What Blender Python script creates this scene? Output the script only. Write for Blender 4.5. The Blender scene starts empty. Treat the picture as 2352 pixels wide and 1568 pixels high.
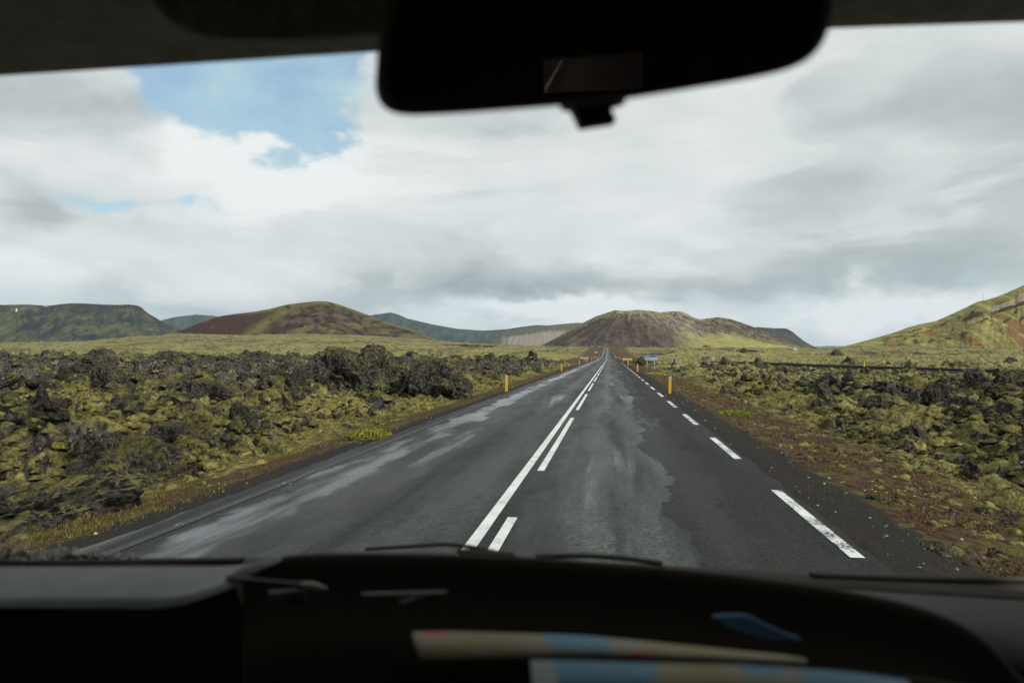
import bpy, bmesh, math, random
import numpy as np
from mathutils import Vector, Matrix
random.seed(7); rng = np.random.default_rng(11)
R = math.radians
SC = bpy.context.scene
COL = SC.collection
# ------------------------------------------------------------------ camera
H = 1.85                      # eye height over the road
F = 1568.0                    # focal length in pixels of a 2352 px wide frame
YAW = R(8.24); HOR = 800.0
cam = bpy.data.cameras.new('camera'); camo = bpy.data.objects.new('camera', cam); COL.objects.link(camo)
cam.lens = 24.0; cam.sensor_width = 36.0; cam.clip_start = 0.02; cam.clip_end = 60000
camo.location = (0, 0, H)
camo.rotation_euler = (R(90) + math.atan(16 / F), 0, YAW)
cam.dof.use_dof = True; cam.dof.focus_distance = 40.0; cam.dof.aperture_fstop = 4.0
SC.camera = camo
SC.view_settings.view_transform = 'Standard'; SC.view_settings.look = 'None'
SC.view_settings.exposure = 0.0; SC.view_settings.gamma = 1.0
SC.render.engine = 'CYCLES'
SC.cycles.volume_bounces = 0; SC.cycles.max_bounces = 6; SC.cycles.transparent_max_bounces = 8
SC.cycles.use_denoising = True; SC.cycles.sample_clamp_indirect = 4.0
CF = Vector((-math.sin(YAW), math.cos(YAW), 0)); CR = Vector((math.cos(YAW), math.sin(YAW), 0))
def at(px, py, Z):
    """point of the place seen at a photo position px,py, Z metres ahead of the eye"""
    return CF * Z + CR * ((px - 1176) / F * Z) + Vector((0, 0, H + (HOR - py) / F * Z))
# ------------------------------------------------------------------ sky and sun
SUN_EL, SUN_AZ = R(33), R(122)     # azimuth from +Y towards +X: behind and to the right
wd = bpy.data.worlds.new('World'); SC.world = wd; wd.use_nodes = True
def build_world():
    nt = wd.node_tree; N = nt.nodes; L = nt.links; N.clear()
    out = N.new('ShaderNodeOutputWorld')
    def m(op, a, b=None, c=None):
        n = N.new('ShaderNodeMath'); n.operation = op
        for k, v in enumerate((a, b, c)):
            if v is None: continue
            if isinstance(v, (int, float)): n.inputs[k].default_value = v
            else: L.new(v, n.inputs[k])
        return n.outputs[0]
    tc = N.new('ShaderNodeTexCoord'); sep = N.new('ShaderNodeSeparateXYZ'); L.new(tc.outputs['Generated'], sep.inputs[0])
    x, y, z = sep.outputs
    zc = m('MAXIMUM', z, 0.0)
    den = m('ADD', zc, 0.16)
    comb = N.new('ShaderNodeCombineXYZ'); L.new(m('DIVIDE', x, den), comb.inputs[0]); L.new(m('DIVIDE', y, den), comb.inputs[1])
    def noise(scale, detail, rough, vec, dist=0.0, off=(0, 0, 0), sc=(1, 1, 1)):
        mp = N.new('ShaderNodeMapping'); L.new(vec, mp.inputs[0]); mp.inputs['Location'].default_value = off; mp.inputs['Scale'].default_value = sc
        n = N.new('ShaderNodeTexNoise'); n.inputs['Scale'].default_value = scale; n.inputs['Detail'].default_value = detail
        n.inputs['Roughness'].default_value = rough; n.inputs['Distortion'].default_value = dist; L.new(mp.outputs[0], n.inputs['Vector'])
        return n.outputs[0]
    gen = tc.outputs['Generated']
    big = noise(1.1, 3, 0.5, comb.outputs[0], 0.4, (2.3, 0.7, 0))
    med = noise(3.0, 7, 0.52, gen, 0.3, (0.3, 5.1, 0), (1, 1, 3.0))
    puff = noise(6.0, 7, 0.55, gen, 0.5, (1.7, 0.2, 3.3), (1, 1, 2.2))
    w1 = noise(3.2, 5, 0.58, gen, 0.0, (4, 2, 1), (1, 1, 1.6)); w2 = noise(3.2, 5, 0.58, gen, 0.0, (9, 7, 5), (1, 1, 1.6))
    w3 = noise(11, 5, 0.6, gen, 0.0, (3, 1, 5), (1, 1, 1.6))
    az = m('ADD', m('ARCTAN2', x, y), m('MULTIPLY', m('SUBTRACT', w1, 0.5), 0.42))
    el = m('ADD', m('ADD', m('ARCSINE', z), m('MULTIPLY', m('SUBTRACT', w2, 0.5), 0.20)), m('MULTIPLY', m('SUBTRACT', w3, 0.5), 0.05))
    def blob(px, py, sx, sy, w, p=1.0):
        ac = math.atan((px - 1176) / F); a = ac - YAW; e = math.atan((HOR - py) / F * math.cos(ac))
        sa = sx / F * math.cos(ac) ** 2; se = sy / F * math.cos(ac)
        dx = m('DIVIDE', m('SUBTRACT', az, a), sa); dy = m('DIVIDE', m('SUBTRACT', el, e), se)
        r2 = m('ADD', m('MULTIPLY', dx, dx), m('MULTIPLY', dy, dy))
        return m('MULTIPLY', m('EXPONENT', m('MULTIPLY', r2, -p)), w)
    def total(lst):
        s = None
        for b in lst:
            o = blob(*b); s = o if s is None else m('ADD', s, o)
        return s
    # where the cover breaks
    hole = total([(520, 215, 150, 95, 1.0), (560, 290, 150, 40, .7), (720, 300, 110, 34, .6), (700, 270, 150, 70, 1.0), (800, 150, 150, 70, .85), (250, 462, 250, 34, .85), (1350, -150, 300, 120, .5), (40, 120, 120, 60, .25),
                  (420, 160, 130, 50, .55), (640, 190, 200, 80, .5), (2250, 640, 120, 30, .35), (2050, 690, 110, 20, .25)])
    hole = m('ADD', hole, m('MULTIPLY', m('SUBTRACT', puff, 0.5), 1.3))
    mr = N.new('ShaderNodeMapRange'); mr.interpolation_type = 'SMOOTHSTEP'; L.new(hole, mr.inputs[0])
    mr.inputs[1].default_value = 0.26; mr.inputs[2].default_value = 0.70; mr.inputs[3].default_value = 0.0; mr.inputs[4].default_value = 1.0
    # brightness of the cover
    lum = total([(850, 420, 420, 95, .20), (480, 380, 260, 60, .10), (300, 560, 500, 80, .16), (1100, 560, 600, 90, .05), (1230, 728, 230, 26, .50), (2080, 722, 330, 36, .42), (350, 660, 300, 26, .10),
                 (1500, 330, 420, 150, .10), (700, 690, 420, 35, -.17), (1500, 655, 560, 40, -.18), (1150, 680, 330, 22, -.16), (2150, 590, 330, 60, -.14), (2200, 330, 350, 200, -.08), (330, 300, 130, 60, -.20), (90, 480, 120, 50, -.20),
                 (150, 250, 150, 60, .02), (200, 650, 260, 40, .03)])
    br = m('ADD', m('ADD', m('MULTIPLY', lum, 1.25), 0.63), m('ADD', m('MULTIPLY', m('SUBTRACT', med, 0.5), 0.72), m('MULTIPLY', m('SUBTRACT', big, 0.5), 0.40)))
    br = m('ADD', br, m('MULTIPLY', m('SUBTRACT', puff, 0.5), 0.30))
    bank = noise(2.0, 7, 0.56, gen, 0.6, (5.3, 2.1, 0.4), (1, 1, 3.2)); bk = N.new('ShaderNodeMapRange'); bk.interpolation_type = 'SMOOTHSTEP'; L.new(bank, bk.inputs[0])
    for k_, v_ in zip((1, 2, 3, 4), (.46, .55, -.06, .09)): bk.inputs[k_].default_value = v_
    br = m('ADD', br, bk.outputs[0])
    ramp = N.new('ShaderNodeValToRGB'); L.new(br, ramp.inputs[0]); e = ramp.color_ramp.elements
    e[0].position = .10; e[0].color = (.30, .345, .36, 1)
    e[1].position = .97; e[1].color = (.90, .92, .92, 1)
    q = e.new(.46); q.color = (.50, .545, .55, 1); q = e.new(.66); q.color = (.69, .725, .725, 1)
    sky = N.new('ShaderNodeTexSky'); sky.sky_type = 'NISHITA'; sky.sun_disc = False; sky.sun_elevation = SUN_EL; sky.sun_rotation = SUN_AZ
    sky.altitude = 50; sky.air_density = 1.0; sky.dust_density = 0.6; sky.ozone_density = 1.5
    bs = N.new('ShaderNodeBackground'); L.new(sky.outputs[0], bs.inputs[0]); bs.inputs[1].default_value = 0.15
    vl = N.new('ShaderNodeBackground'); vl.inputs[0].default_value = (.52, .74, .84, 1); vl.inputs[1].default_value = 0.9
    thin = N.new('ShaderNodeMixShader'); L.new(m('ADD', m('MULTIPLY', m('SUBTRACT', w3, .5), 1.6), m('ADD', m('MULTIPLY', m('SUBTRACT', bank, .5), 1.4), .66)), thin.inputs[0]); L.new(bs.outputs[0], thin.inputs[1]); L.new(vl.outputs[0], thin.inputs[2])
    bc = N.new('ShaderNodeBackground'); L.new(ramp.outputs[0], bc.inputs[0]); bc.inputs[1].default_value = 1.02
    mx = N.new('ShaderNodeMixShader'); L.new(mr.outputs[0], mx.inputs[0]); L.new(bc.outputs[0], mx.inputs[1]); L.new(thin.outputs[0], mx.inputs[2])
    L.new(mx.outputs[0], out.inputs[0])
build_world()
wd.cycles.sampling_method = 'MANUAL'; wd.cycles.sample_map_resolution = 512
sl = bpy.data.lights.new('sun', 'SUN'); sl.energy = 4.0; sl.angle = R(3); sl.color = (1.0, .93, .82)
so = bpy.data.objects.new('sun', sl); COL.objects.link(so)
sd = Vector((math.sin(SUN_AZ) * math.cos(SUN_EL), math.cos(SUN_AZ) * math.cos(SUN_EL), math.sin(SUN_EL)))
so.rotation_euler = sd.to_track_quat('Z', 'Y').to_euler()
# ------------------------------------------------------------------ noise
_perm = rng.permutation(4096).astype(np.int64)
def _h(ix, iy, iz=0, s=0):
    return _perm[(_perm[(_perm[(ix + s * 131) & 4095] + iy) & 4095] + iz) & 4095]
def _f(t): return t * t * t * (t * (t * 6 - 15) + 10)
def pn2(x, y, s=0):
    x = np.asarray(x, float); y = np.asarray(y, float)
    xi = np.floor(x).astype(np.int64); yi = np.floor(y).astype(np.int64); xf = x - xi; yf = y - yi
    u = _f(xf); v = _f(yf)
    def g(ix, iy, dx, dy):
        a = _h(ix, iy, 0, s) * (2 * math.pi / 4096); return np.cos(a) * dx + np.sin(a) * dy
    a = g(xi, yi, xf, yf); b = g(xi + 1, yi, xf - 1, yf); c = g(xi, yi + 1, xf, yf - 1); d = g(xi + 1, yi + 1, xf - 1, yf - 1)
    return 1.4 * ((a * (1 - u) + b * u) * (1 - v) + (c * (1 - u) + d * u) * v)
def vn3(p, s=0):
    i = np.floor(p).astype(np.int64); f = _f(p - i); r = 0
    for dx in (0, 1):
        for dy in (0, 1):
            for dz in (0, 1):
                w = (f[:, 0] if dx else 1 - f[:, 0]) * (f[:, 1] if dy else 1 - f[:, 1]) * (f[:, 2] if dz else 1 - f[:, 2])
                r = r + w * (_h(i[:, 0] + dx, i[:, 1] + dy, i[:, 2] + dz, s) / 2048.0 - 1)
    return r
def fbm2(x, y, o=4, s=0, g=0.5):
    a = 1.0; r = 0; t = 0
    for k in range(o): r = r + a * pn2(x * 2 ** k + 17.3 * k, y * 2 ** k - 9.1 * k, s + k); t += a; a *= g
    return r / t
def rid2(x, y, o=4, s=0, g=0.5):
    a = 1.0; r = 0; t = 0
    for k in range(o): r = r + a * (1 - 2 * np.abs(pn2(x * 2 ** k + 7.7 * k, y * 2 ** k + 3.1 * k, s + k))); t += a; a *= g
    return r / t
def ss(a, b, x):
    t = np.clip((np.asarray(x, float) - a) / (b - a), 0, 1); return t * t * (3 - 2 * t)
def itp(x, xs, ys): return np.interp(x, xs, ys)
# ------------------------------------------------------------------ helpers
def link(o, parent=None):
    COL.objects.link(o)
    if parent is not None: o.parent = parent
    return o
def mesh_np(name, V, Fq, mat=None, smooth=True, parent=None, attrs=None, cols=None):
    me = bpy.data.meshes.new(name); V = np.asarray(V, np.float32); Fq = np.asarray(Fq, np.int32); k = Fq.shape[1]
    me.vertices.add(len(V)); me.vertices.foreach_set('co', V.ravel())
    me.loops.add(Fq.size); me.loops.foreach_set('vertex_index', Fq.ravel())
    me.polygons.add(len(Fq)); me.polygons.foreach_set('loop_start', np.arange(0, Fq.size, k, dtype=np.int32))
    me.polygons.foreach_set('loop_total', np.full(len(Fq), k, np.int32))
    me.update(calc_edges=True); me.polygons.foreach_set('use_smooth', np.full(len(Fq), smooth))
    for n, a in (attrs or {}).items():
        at_ = me.attributes.new(n, 'FLOAT', 'POINT'); at_.data.foreach_set('value', np.asarray(a, np.float32).ravel())
    for n, a in (cols or {}).items():
        at_ = me.attributes.new(n, 'FLOAT_COLOR', 'POINT'); c = np.ones((len(V), 4), np.float32); c[:, :3] = a; at_.data.foreach_set('color', c.ravel())
    if mat: me.materials.append(mat)
    return link(bpy.data.objects.new(name, me), parent)
def grid_faces(nr, nc):
    i = np.arange(nr - 1)[:, None] * nc + np.arange(nc - 1)[None, :]
    return np.stack([i, i + 1, i + nc + 1, i + nc], -1).reshape(-1, 4)
def bobj(name, bm, mat, parent=None, smooth=False):
    me = bpy.data.meshes.new(name); bm.normal_update(); bm.to_mesh(me); bm.free()
    for p in me.polygons: p.use_smooth = smooth
    if mat: me.materials.append(mat)
    return link(bpy.data.objects.new(name, me), parent)
def tag(o, label=None, cat=None, group=None, kind=None):
    if label: o['label'] = label
    if cat: o['category'] = cat
    if group: o['group'] = group
    if kind: o['kind'] = kind
    return o
def empty(name, loc, rz=0.0):
    o = bpy.data.objects.new(name, None); link(o); o.location = loc; o.rotation_euler = (0, 0, rz); o.empty_display_size = 0.2; return o
def box(bm, c, s, rot=None, bev=0.0):
    r = bmesh.ops.create_cube(bm, size=1.0); vs = r['verts']
    bmesh.ops.scale(bm, vec=s, verts=vs)
    if bev > 0:
        es = list({e for v in vs for e in v.link_edges})
        vs = list({v for f in bmesh.ops.bevel(bm, geom=es, offset=bev, segments=2, affect='EDGES')['faces'] for v in f.verts} | {v for v in vs if v.is_valid})
    if rot is not None: bmesh.ops.rotate(bm, cent=(0, 0, 0), matrix=rot, verts=vs)
    bmesh.ops.translate(bm, vec=c, verts=vs); return vs
def cyl(bm, p, q, r1, r2=None, n=12):
    p = Vector(p); q = Vector(q); d = q - p
    M = Matrix.Translation((p + q) / 2) @ d.to_track_quat('Z', 'Y').to_matrix().to_4x4()
    return bmesh.ops.create_cone(bm, cap_ends=True, segments=n, radius1=r1, radius2=r1 if r2 is None else r2, depth=d.length, matrix=M)['verts']
def prism(bm, pts, y0, y1):
    """polygon in x,z extruded along y"""
    a = [bm.verts.new((p[0], y0, p[1])) for p in pts]; b = [bm.verts.new((p[0], y1, p[1])) for p in pts]
    bm.faces.new(a); bm.faces.new(b[::-1]); n = len(pts)
    for i in range(n): bm.faces.new((a[i], b[i], b[(i + 1) % n], a[(i + 1) % n]))
def rrect(x0, z0, x1, z1, r, n=5):
    pts = []
    for cx, cz, a0 in ((x1 - r, z1 - r, 0), (x0 + r, z1 - r, 90), (x0 + r, z0 + r, 180), (x1 - r, z0 + r, 270)):
        for k in range(n + 1): a = R(a0 + 90 * k / n); pts.append((cx + r * math.cos(a), cz + r * math.sin(a)))
    return pts
# ------------------------------------------------------------------ materials
class MT:
    def __init__(s, name):
        s.m = bpy.data.materials.new(name); s.m.use_nodes = True; s.N = s.m.node_tree.nodes; s.L = s.m.node_tree.links; s.N.clear()
        s.out = s.N.new('ShaderNodeOutputMaterial'); s.b = s.N.new('ShaderNodeBsdfPrincipled'); s.L.new(s.b.outputs[0], s.out.inputs[0])
        s.co = s.N.new('ShaderNodeTexCoord').outputs['Object']; s.b.inputs['Specular IOR Level'].default_value = 0.3
    def put(s, i, v):
        if isinstance(v, (int, float)): i.default_value = v
        elif isinstance(v, tuple): i.default_value = v if len(v) == 4 else (*v, 1)
        else: s.L.new(v, i)
    def noise(s, sc, det=4, ro=.55, vec=None, scale=(1, 1, 1), off=(0, 0, 0), dist=0, rot=(0, 0, 0)):
        mp = s.N.new('ShaderNodeMapping'); s.L.new(vec or s.co, mp.inputs[0]); mp.inputs['Scale'].default_value = scale; mp.inputs['Location'].default_value = off; mp.inputs['Rotation'].default_value = rot
        n = s.N.new('ShaderNodeTexNoise'); s.L.new(mp.outputs[0], n.inputs['Vector']); n.inputs['Scale'].default_value = sc; n.inputs['Detail'].default_value = det
        n.inputs['Roughness'].default_value = ro; n.inputs['Distortion'].default_value = dist; return n.outputs[0]
    def vor(s, sc, feat='F1', out='Distance', scale=(1, 1, 1)):
        mp = s.N.new('ShaderNodeMapping'); s.L.new(s.co, mp.inputs[0]); mp.inputs['Scale'].default_value = scale
        n = s.N.new('ShaderNodeTexVoronoi'); n.feature = feat; s.L.new(mp.outputs[0], n.inputs['Vector']); n.inputs['Scale'].default_value = sc; return n.outputs[out]
    def ma(s, op, a, b=0.0, c=None):
        n = s.N.new('ShaderNodeMath'); n.operation = op; s.put(n.inputs[0], a); s.put(n.inputs[1], b)
        if c is not None: s.put(n.inputs[2], c)
        return n.outputs[0]
    def rng(s, v, a, b, c=0.0, d=1.0):
        n = s.N.new('ShaderNodeMapRange'); n.interpolation_type = 'SMOOTHSTEP'; s.put(n.inputs[0], v)
        for k, x in zip((1, 2, 3, 4), (a, b, c, d)): n.inputs[k].default_value = x
        return n.outputs[0]
    def mix(s, f, a, b):
        n = s.N.new('ShaderNodeMix'); n.data_type = 'RGBA'; s.put(n.inputs[0], f); s.put(n.inputs[6], a); s.put(n.inputs[7], b); return n.outputs[2]
    def attr(s, name, col=False):
        n = s.N.new('ShaderNodeAttribute'); n.attribute_name = name; return n.outputs['Color' if col else 'Fac']
    def nz(s):
        g = s.N.new('ShaderNodeNewGeometry'); x = s.N.new('ShaderNodeSeparateXYZ'); s.L.new(g.outputs['Normal'], x.inputs[0]); return x.outputs[2]
    def bump(s, h, st=.5, d=.02):
        n = s.N.new('ShaderNodeBump'); n.inputs['Strength'].default_value = st; n.inputs['Distance'].default_value = d; s.put(n.inputs['Height'], h); s.L.new(n.outputs[0], s.b.inputs['Normal'])
    def fin(s, col, ro=.9, me=0.0, sp=None):
        s.put(s.b.inputs['Base Color'], col); s.put(s.b.inputs['Roughness'], ro); s.put(s.b.inputs['Metallic'], me)
        if sp is not None: s.b.inputs['Specular IOR Level'].default_value = sp
        return s.m
def simple(name, col, ro=.6, me=0.0, var=.12, sc=8.0, sp=.3, bump=0.0):
    t = MT(name); n = t.noise(sc, 5); d = tuple(c * (1 - 2 * var) for c in col); l = tuple(min(1, c * (1 + 2 * var)) for c in col)
    if bump: t.bump(t.noise(sc * 12, 3), bump, .002)
    return t.fin(t.mix(t.rng(n, .3, .7), d, l), ro, me, sp)
def rock_colours(t, s=1.0):
    a = t.noise(1.3 * s, 6, .6); b = t.noise(7 * s, 6, .7); c = t.noise(11 * s, 5, .7, off=(3, 8, 1)); d = t.noise(3.1 * s, 3, .5, off=(9, 1, 4))
    base = t.mix(t.rng(a, .35, .65), (.016, .013, .011), (.082, .076, .066)); base = t.mix(t.ma('MULTIPLY', t.rng(b, .48, .62), .75), base, (.105, .097, .082)); base = t.mix(t.ma('MULTIPLY', t.rng(b, .49, .40), .85), base, (.007, .006, .005)); base = t.mix(t.ma('MULTIPLY', t.rng(t.noise(4 * s, 5, .7, off=(1, 1, 8)), .54, .64), .6), base, (.15, .142, .125))
    lich = t.ma('MULTIPLY', t.rng(c, .56, .64), t.rng(d, .42, .58)); lich = t.ma('MULTIPLY', lich, .85)
    return t.mix(lich, base, (.36, .35, .32)), b
def moss_colours(t, pale):
    a = t.noise(.28, 5, .6); b = t.noise(2.6, 6, .65, off=(4, 4, 4)); c = t.noise(14, 4, .7, off=(1, 7, 2)); d = t.noise(.055, 4, .6, off=(7, 2, 9))
    g = t.mix(t.rng(a, .38, .62), (.092, .082, .022), (.190, .168, .055)); g = t.mix(t.ma('MULTIPLY', t.rng(b, .50, .64), .75), g, (.034, .038, .010)); g = t.mix(t.ma('MULTIPLY', t.rng(t.noise(4.5, 5, .7, off=(2, 9, 2)), .54, .68), .55), g, (.26, .242, .115))
    p = t.mix(t.rng(b, .35, .65), (.18, .168, .064), (.285, .265, .112)); p = t.mix(t.rng(d, .50, .66), p, (.145, .138, .045))
    e = t.noise(.9, 5, .7, off=(5, 5, 5)); p = t.mix(t.ma('MULTIPLY', t.rng(e, .50, .66), .65), p, (.070, .066, .024)); p = t.mix(t.ma('MULTIPLY', t.rng(t.noise(.16, 6, .7, off=(6, 1, 5)), .50, .64), .6), p, (.066, .054, .028))
    g = t.mix(pale, g, p); g = t.mix(t.ma('MULTIPLY', t.rng(c, .50, .75), .40), g, (.05, .045, .014))
    k = t.ma('ADD', t.ma('MULTIPLY', t.noise(7.5, 4, .7, off=(3, 1, 9)), .6), t.ma('MULTIPLY', t.noise(1.4, 5, .7, off=(8, 1, 2)), .4))
    k = t.rng(k, .36, .64, .32, 1.75); m = t.N.new('ShaderNodeVectorMath'); m.operation = 'SCALE'; t.L.new(g, m.inputs[0]); t.L.new(k, m.inputs['Scale'])
    return m.outputs[0]
def lava_mat():
    t = MT('lava_rock_with_moss'); rc, b = rock_colours(t, 1.0); mo = moss_colours(t, .15)
    top = t.ma('ADD', t.nz(), t.ma('MULTIPLY', t.ma('SUBTRACT', t.noise(2.6, 6, .7), .5), 3.2))
    top = t.ma('ADD', top, t.ma('MULTIPLY', t.attr('mossy'), 1.0))
    f = t.rng(top, .46, .66)
    t.bump(t.ma('ADD', t.noise(5, 6, .75), t.ma('MULTIPLY', t.noise(20, 5, .75), .5)), 1.0, .16)
    return t.fin(t.mix(f, rc, mo), .92, 0, .2)
M_LAVA = lava_mat()
def ground_mat():
    t = MT('ground_moss_gravel'); rc, b = rock_colours(t, 1.0); mo = moss_colours(t, t.attr('pale'))
    rk = t.attr('rock')
    s = t.ma('ADD', t.ma('SUBTRACT', 1.0, t.nz()), t.ma('MULTIPLY', t.ma('SUBTRACT', t.noise(3.0, 5, .65), .5), .7)); s = t.ma('ADD', s, t.ma('MULTIPLY', rk, .62))
    f = t.rng(s, .36, .48)
    c = t.mix(f, mo, rc)
    c = t.mix(t.ma('MULTIPLY', t.attr('grey'), t.rng(t.noise(.05, 6, .7), .35, .6)), c, (.060, .050, .036))
    # verge: heather browns with yellow-green and purple tufts
    v1 = t.noise(1.7, 5, .65, off=(2, 2, 2)); v2 = t.noise(6.5, 5, .7, off=(5, 1, 2)); v3 = t.noise(2.6, 4, .6, off=(8, 8, 1))
    ve = t.mix(t.rng(v2, .38, .62), (.034, .021, .013), (.105, .058, .030)); ve = t.mix(t.rng(v1, .50, .64), ve, (.105, .100, .026))
    ve = t.mix(t.ma('MULTIPLY', t.rng(v3, .58, .68), .55), ve, (.13, .065, .075)); ve = t.mix(t.rng(t.noise(19, 3, .6), .56, .70), ve, (.028, .019, .012))
    vf = t.rng(t.ma('ADD', t.attr('verge'), t.ma('MULTIPLY', t.ma('SUBTRACT', t.noise(1.1, 6, .65, off=(1, 1, 6)), .5), 1.1)), .38, .62)
    c = t.mix(vf, c, ve)
    g1 = t.noise(38, 3, .8); g2 = t.vor(46); gr = t.mix(t.rng(g1, .3, .7), (.010, .0098, .009), (.040, .038, .035)); gr = t.mix(t.rng(g2, .10, .06), gr, (.16, .15, .14))
    gr = t.mix(t.rng(t.noise(1.6, 4, .6, off=(6, 3, 3)), .50, .72), gr, (.040, .026, .018))
    gf = t.rng(t.ma('ADD', t.attr('gravel'), t.ma('MULTIPLY', t.ma('SUBTRACT', t.noise(2.6, 6, .7, off=(4, 6, 1)), .5), .9)), .40, .58)
    c = t.mix(gf, c, gr); c = t.mix(t.attr('redsoil'), c, (.045, .018, .012))
    t.bump(t.ma('ADD', t.noise(5, 6, .7), t.ma('MULTIPLY', t.noise(24, 4, .7), .4)), 1.0, .10)
    return t.fin(c, .95, 0, .15)
M_GROUND = ground_mat()
def hill_mat():
    t = MT('hillside'); c = t.attr('col', True); n = t.noise(.06, 8, .7); n2 = t.noise(.5, 5, .7)
    v = t.ma('ADD', t.ma('MULTIPLY', t.rng(n, .3, .7), .5), .72); v = t.ma('MULTIPLY', v, t.ma('ADD', t.ma('MULTIPLY', t.rng(n2, .3, .7), .3), .85))
    m = t.N.new('ShaderNodeVectorMath'); m.operation = 'SCALE'; t.L.new(c, m.inputs[0]); t.L.new(v, m.inputs['Scale'])
    t.bump(t.ma('ADD', t.noise(.12, 8, .7), t.ma('MULTIPLY', t.noise(.9, 4, .7), .2)), .8, 4.0)
    return t.fin(m.outputs[0], 1.0, 0, .05)
M_HILL = hill_mat()
def asphalt_mat():
    t = MT('worn_wet_asphalt'); co = t.co
    sx = t.N.new('ShaderNodeSeparateXYZ'); t.L.new(co, sx.inputs[0]); X = t.attr('lat')
    agg = t.noise(24, 5, .8); ag2 = t.noise(7, 5, .75, off=(3, 3, 3)); lng = t.noise(1.0, 5, .6, scale=(1.3, .10, 1)); blot = t.noise(1.0, 6, .65, scale=(1.1, .14, 1), off=(9, 4, 0)); wob = t.noise(1.0, 6, .6, scale=(.9, .45, 1), off=(1, 9, 2))
    base = t.mix(t.rng(agg, .32, .68), (.002, .0028, .0026), (.062, .070, .067)); base = t.mix(t.ma('MULTIPLY', t.rng(ag2, .42, .58), .55), base, (.014, .015, .014))
    base = t.mix(t.ma('MULTIPLY', t.rng(lng, .38, .62), .65), base, (.009, .010, .009)); base = t.mix(t.ma('MULTIPLY', t.rng(blot, .50, .58), .35), base, (.050, .055, .052))
    xw = t.ma('ADD', X, t.ma('MULTIPLY', t.ma('SUBTRACT', wob, .5), 1.5))
    def band(c, w, soft):
        return t.rng(t.ma('ABSOLUTE', t.ma('SUBTRACT', xw, c)), w, w + soft, 1.0, 0.0)
    lw = t.ma('MULTIPLY', t.rng(t.ma('ABSOLUTE', t.ma('SUBTRACT', xw, .15)), .45, .8, 1.0, 0.0), t.rng(lng, .62, .40)); base = t.mix(t.ma('MULTIPLY', lw, .55), base, t.mix(t.rng(agg, .35, .62), (.010, .012, .011), (.13, .148, .142)))
    patch = band(1.85, 1.08, .02)                               # newer, smoother strip by the right edge line
    base = t.mix(t.ma('MULTIPLY', patch, .82), base, t.mix(t.rng(agg, .35, .65), (.010, .011, .0105), (.030, .033, .032)))
    crack = t.ma('MULTIPLY', t.rng(t.ma('ABSOLUTE', t.ma('SUBTRACT', xw, .75)), .012, .05, 1.0, 0.0), t.rng(lng, .35, .5))
    base = t.mix(t.ma('MULTIPLY', crack, .9), base, (.008, .008, .008))
    patch2 = band(-3.35, .42, .05); patch2 = t.ma('MULTIPLY', patch2, t.rng(t.noise(.22, 3, .5, off=(0, 3, 0)), .47, .52))
    base = t.mix(t.ma('MULTIPLY', patch2, .7), base, (.040, .040, .037))
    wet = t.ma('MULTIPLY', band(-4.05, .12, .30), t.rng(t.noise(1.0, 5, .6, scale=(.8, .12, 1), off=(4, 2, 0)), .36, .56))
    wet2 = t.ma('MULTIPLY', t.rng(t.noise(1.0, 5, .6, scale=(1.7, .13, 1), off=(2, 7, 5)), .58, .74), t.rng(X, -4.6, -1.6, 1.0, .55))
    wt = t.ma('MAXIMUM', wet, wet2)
    tk = t.ma('MAXIMUM', t.ma('MAXIMUM', band(-.45, .25, .35), band(1.0, .2, .35)), t.ma('MAXIMUM', band(-3.5, .25, .35), band(-2.0, .25, .35))); ro = t.ma('SUBTRACT', t.ma('SUBTRACT', .62, t.ma('ADD', t.ma('MULTIPLY', tk, .12), t.ma('MULTIPLY', patch, -.12))), t.ma('MULTIPLY', wt, .46)); ro = t.ma('ADD', ro, t.ma('MULTIPLY', t.ma('SUBTRACT', lng, .5), .35))
    t.bump(t.ma('ADD', agg, t.ma('MULTIPLY', ag2, .8)), .9, .012); 
    pale = t.mix(t.ma('MULTIPLY', wet, .55), base, (.17, .20, .215))  # sky reflection in the wet strip, mixed into the colour as pale blue
    t.fin(pale, ro, 0, None); t.put(t.b.inputs['Specular IOR Level'], t.ma('SUBTRACT', t.ma('ADD', .20, t.ma('MULTIPLY', wt, .7)), t.ma('MULTIPLY', patch, .06))); return t.m
M_ASPH = asphalt_mat()
def paint_mat(name, wear):
    t = MT(name); n = t.noise(24, 5, .75); n2 = t.noise(2.2, 4, .6)
    f = t.rng(t.ma('ADD', n, t.ma('MULTIPLY', t.ma('SUBTRACT', n2, .5), .6)), wear, wear + .06)
    c = t.mix(f, t.mix(t.rng(t.noise(60, 2), .4, .6), (.010, .011, .011), (.036, .038, .037)), t.mix(t.rng(n2, .3, .7), (.50, .52, .51), (.66, .68, .67)))
    t.bump(n, .4, .004); return t.fin(c, .55, 0, .3)
M_LINE = paint_mat('white_line_paint', .30); M_LINE_EDGE = paint_mat('worn_edge_paint', .40); M_LINE_OLD = paint_mat('very_worn_paint', .66)
M_YEL = simple('yellow_plastic', (.62, .36, .025), .55, var=.06); M_REFL = simple('grey_reflector', (.42, .43, .43), .35); M_STEEL = simple('galvanised_steel', (.30, .33, .33), .45, .4)
M_WHITE = simple('white_enamel', (.50, .56, .60), .4, var=.03); M_BLUE = simple('sign_blue', (.004, .13, .33), .4, var=.04); M_BLACK = simple('black_paint', (.012, .012, .012), .5)
M_SIGNYEL = simple('sign_yellow', (.75, .45, .02), .4, var=.04); M_SIGNBACK = simple('sign_back_grey', (.40, .43, .43), .5); M_RED = simple('sign_red', (.20, .02, .02), .5); M_RUST = simple('rusted_steel', (.17, .055, .03), .9, var=.25, sc=3)
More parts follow.
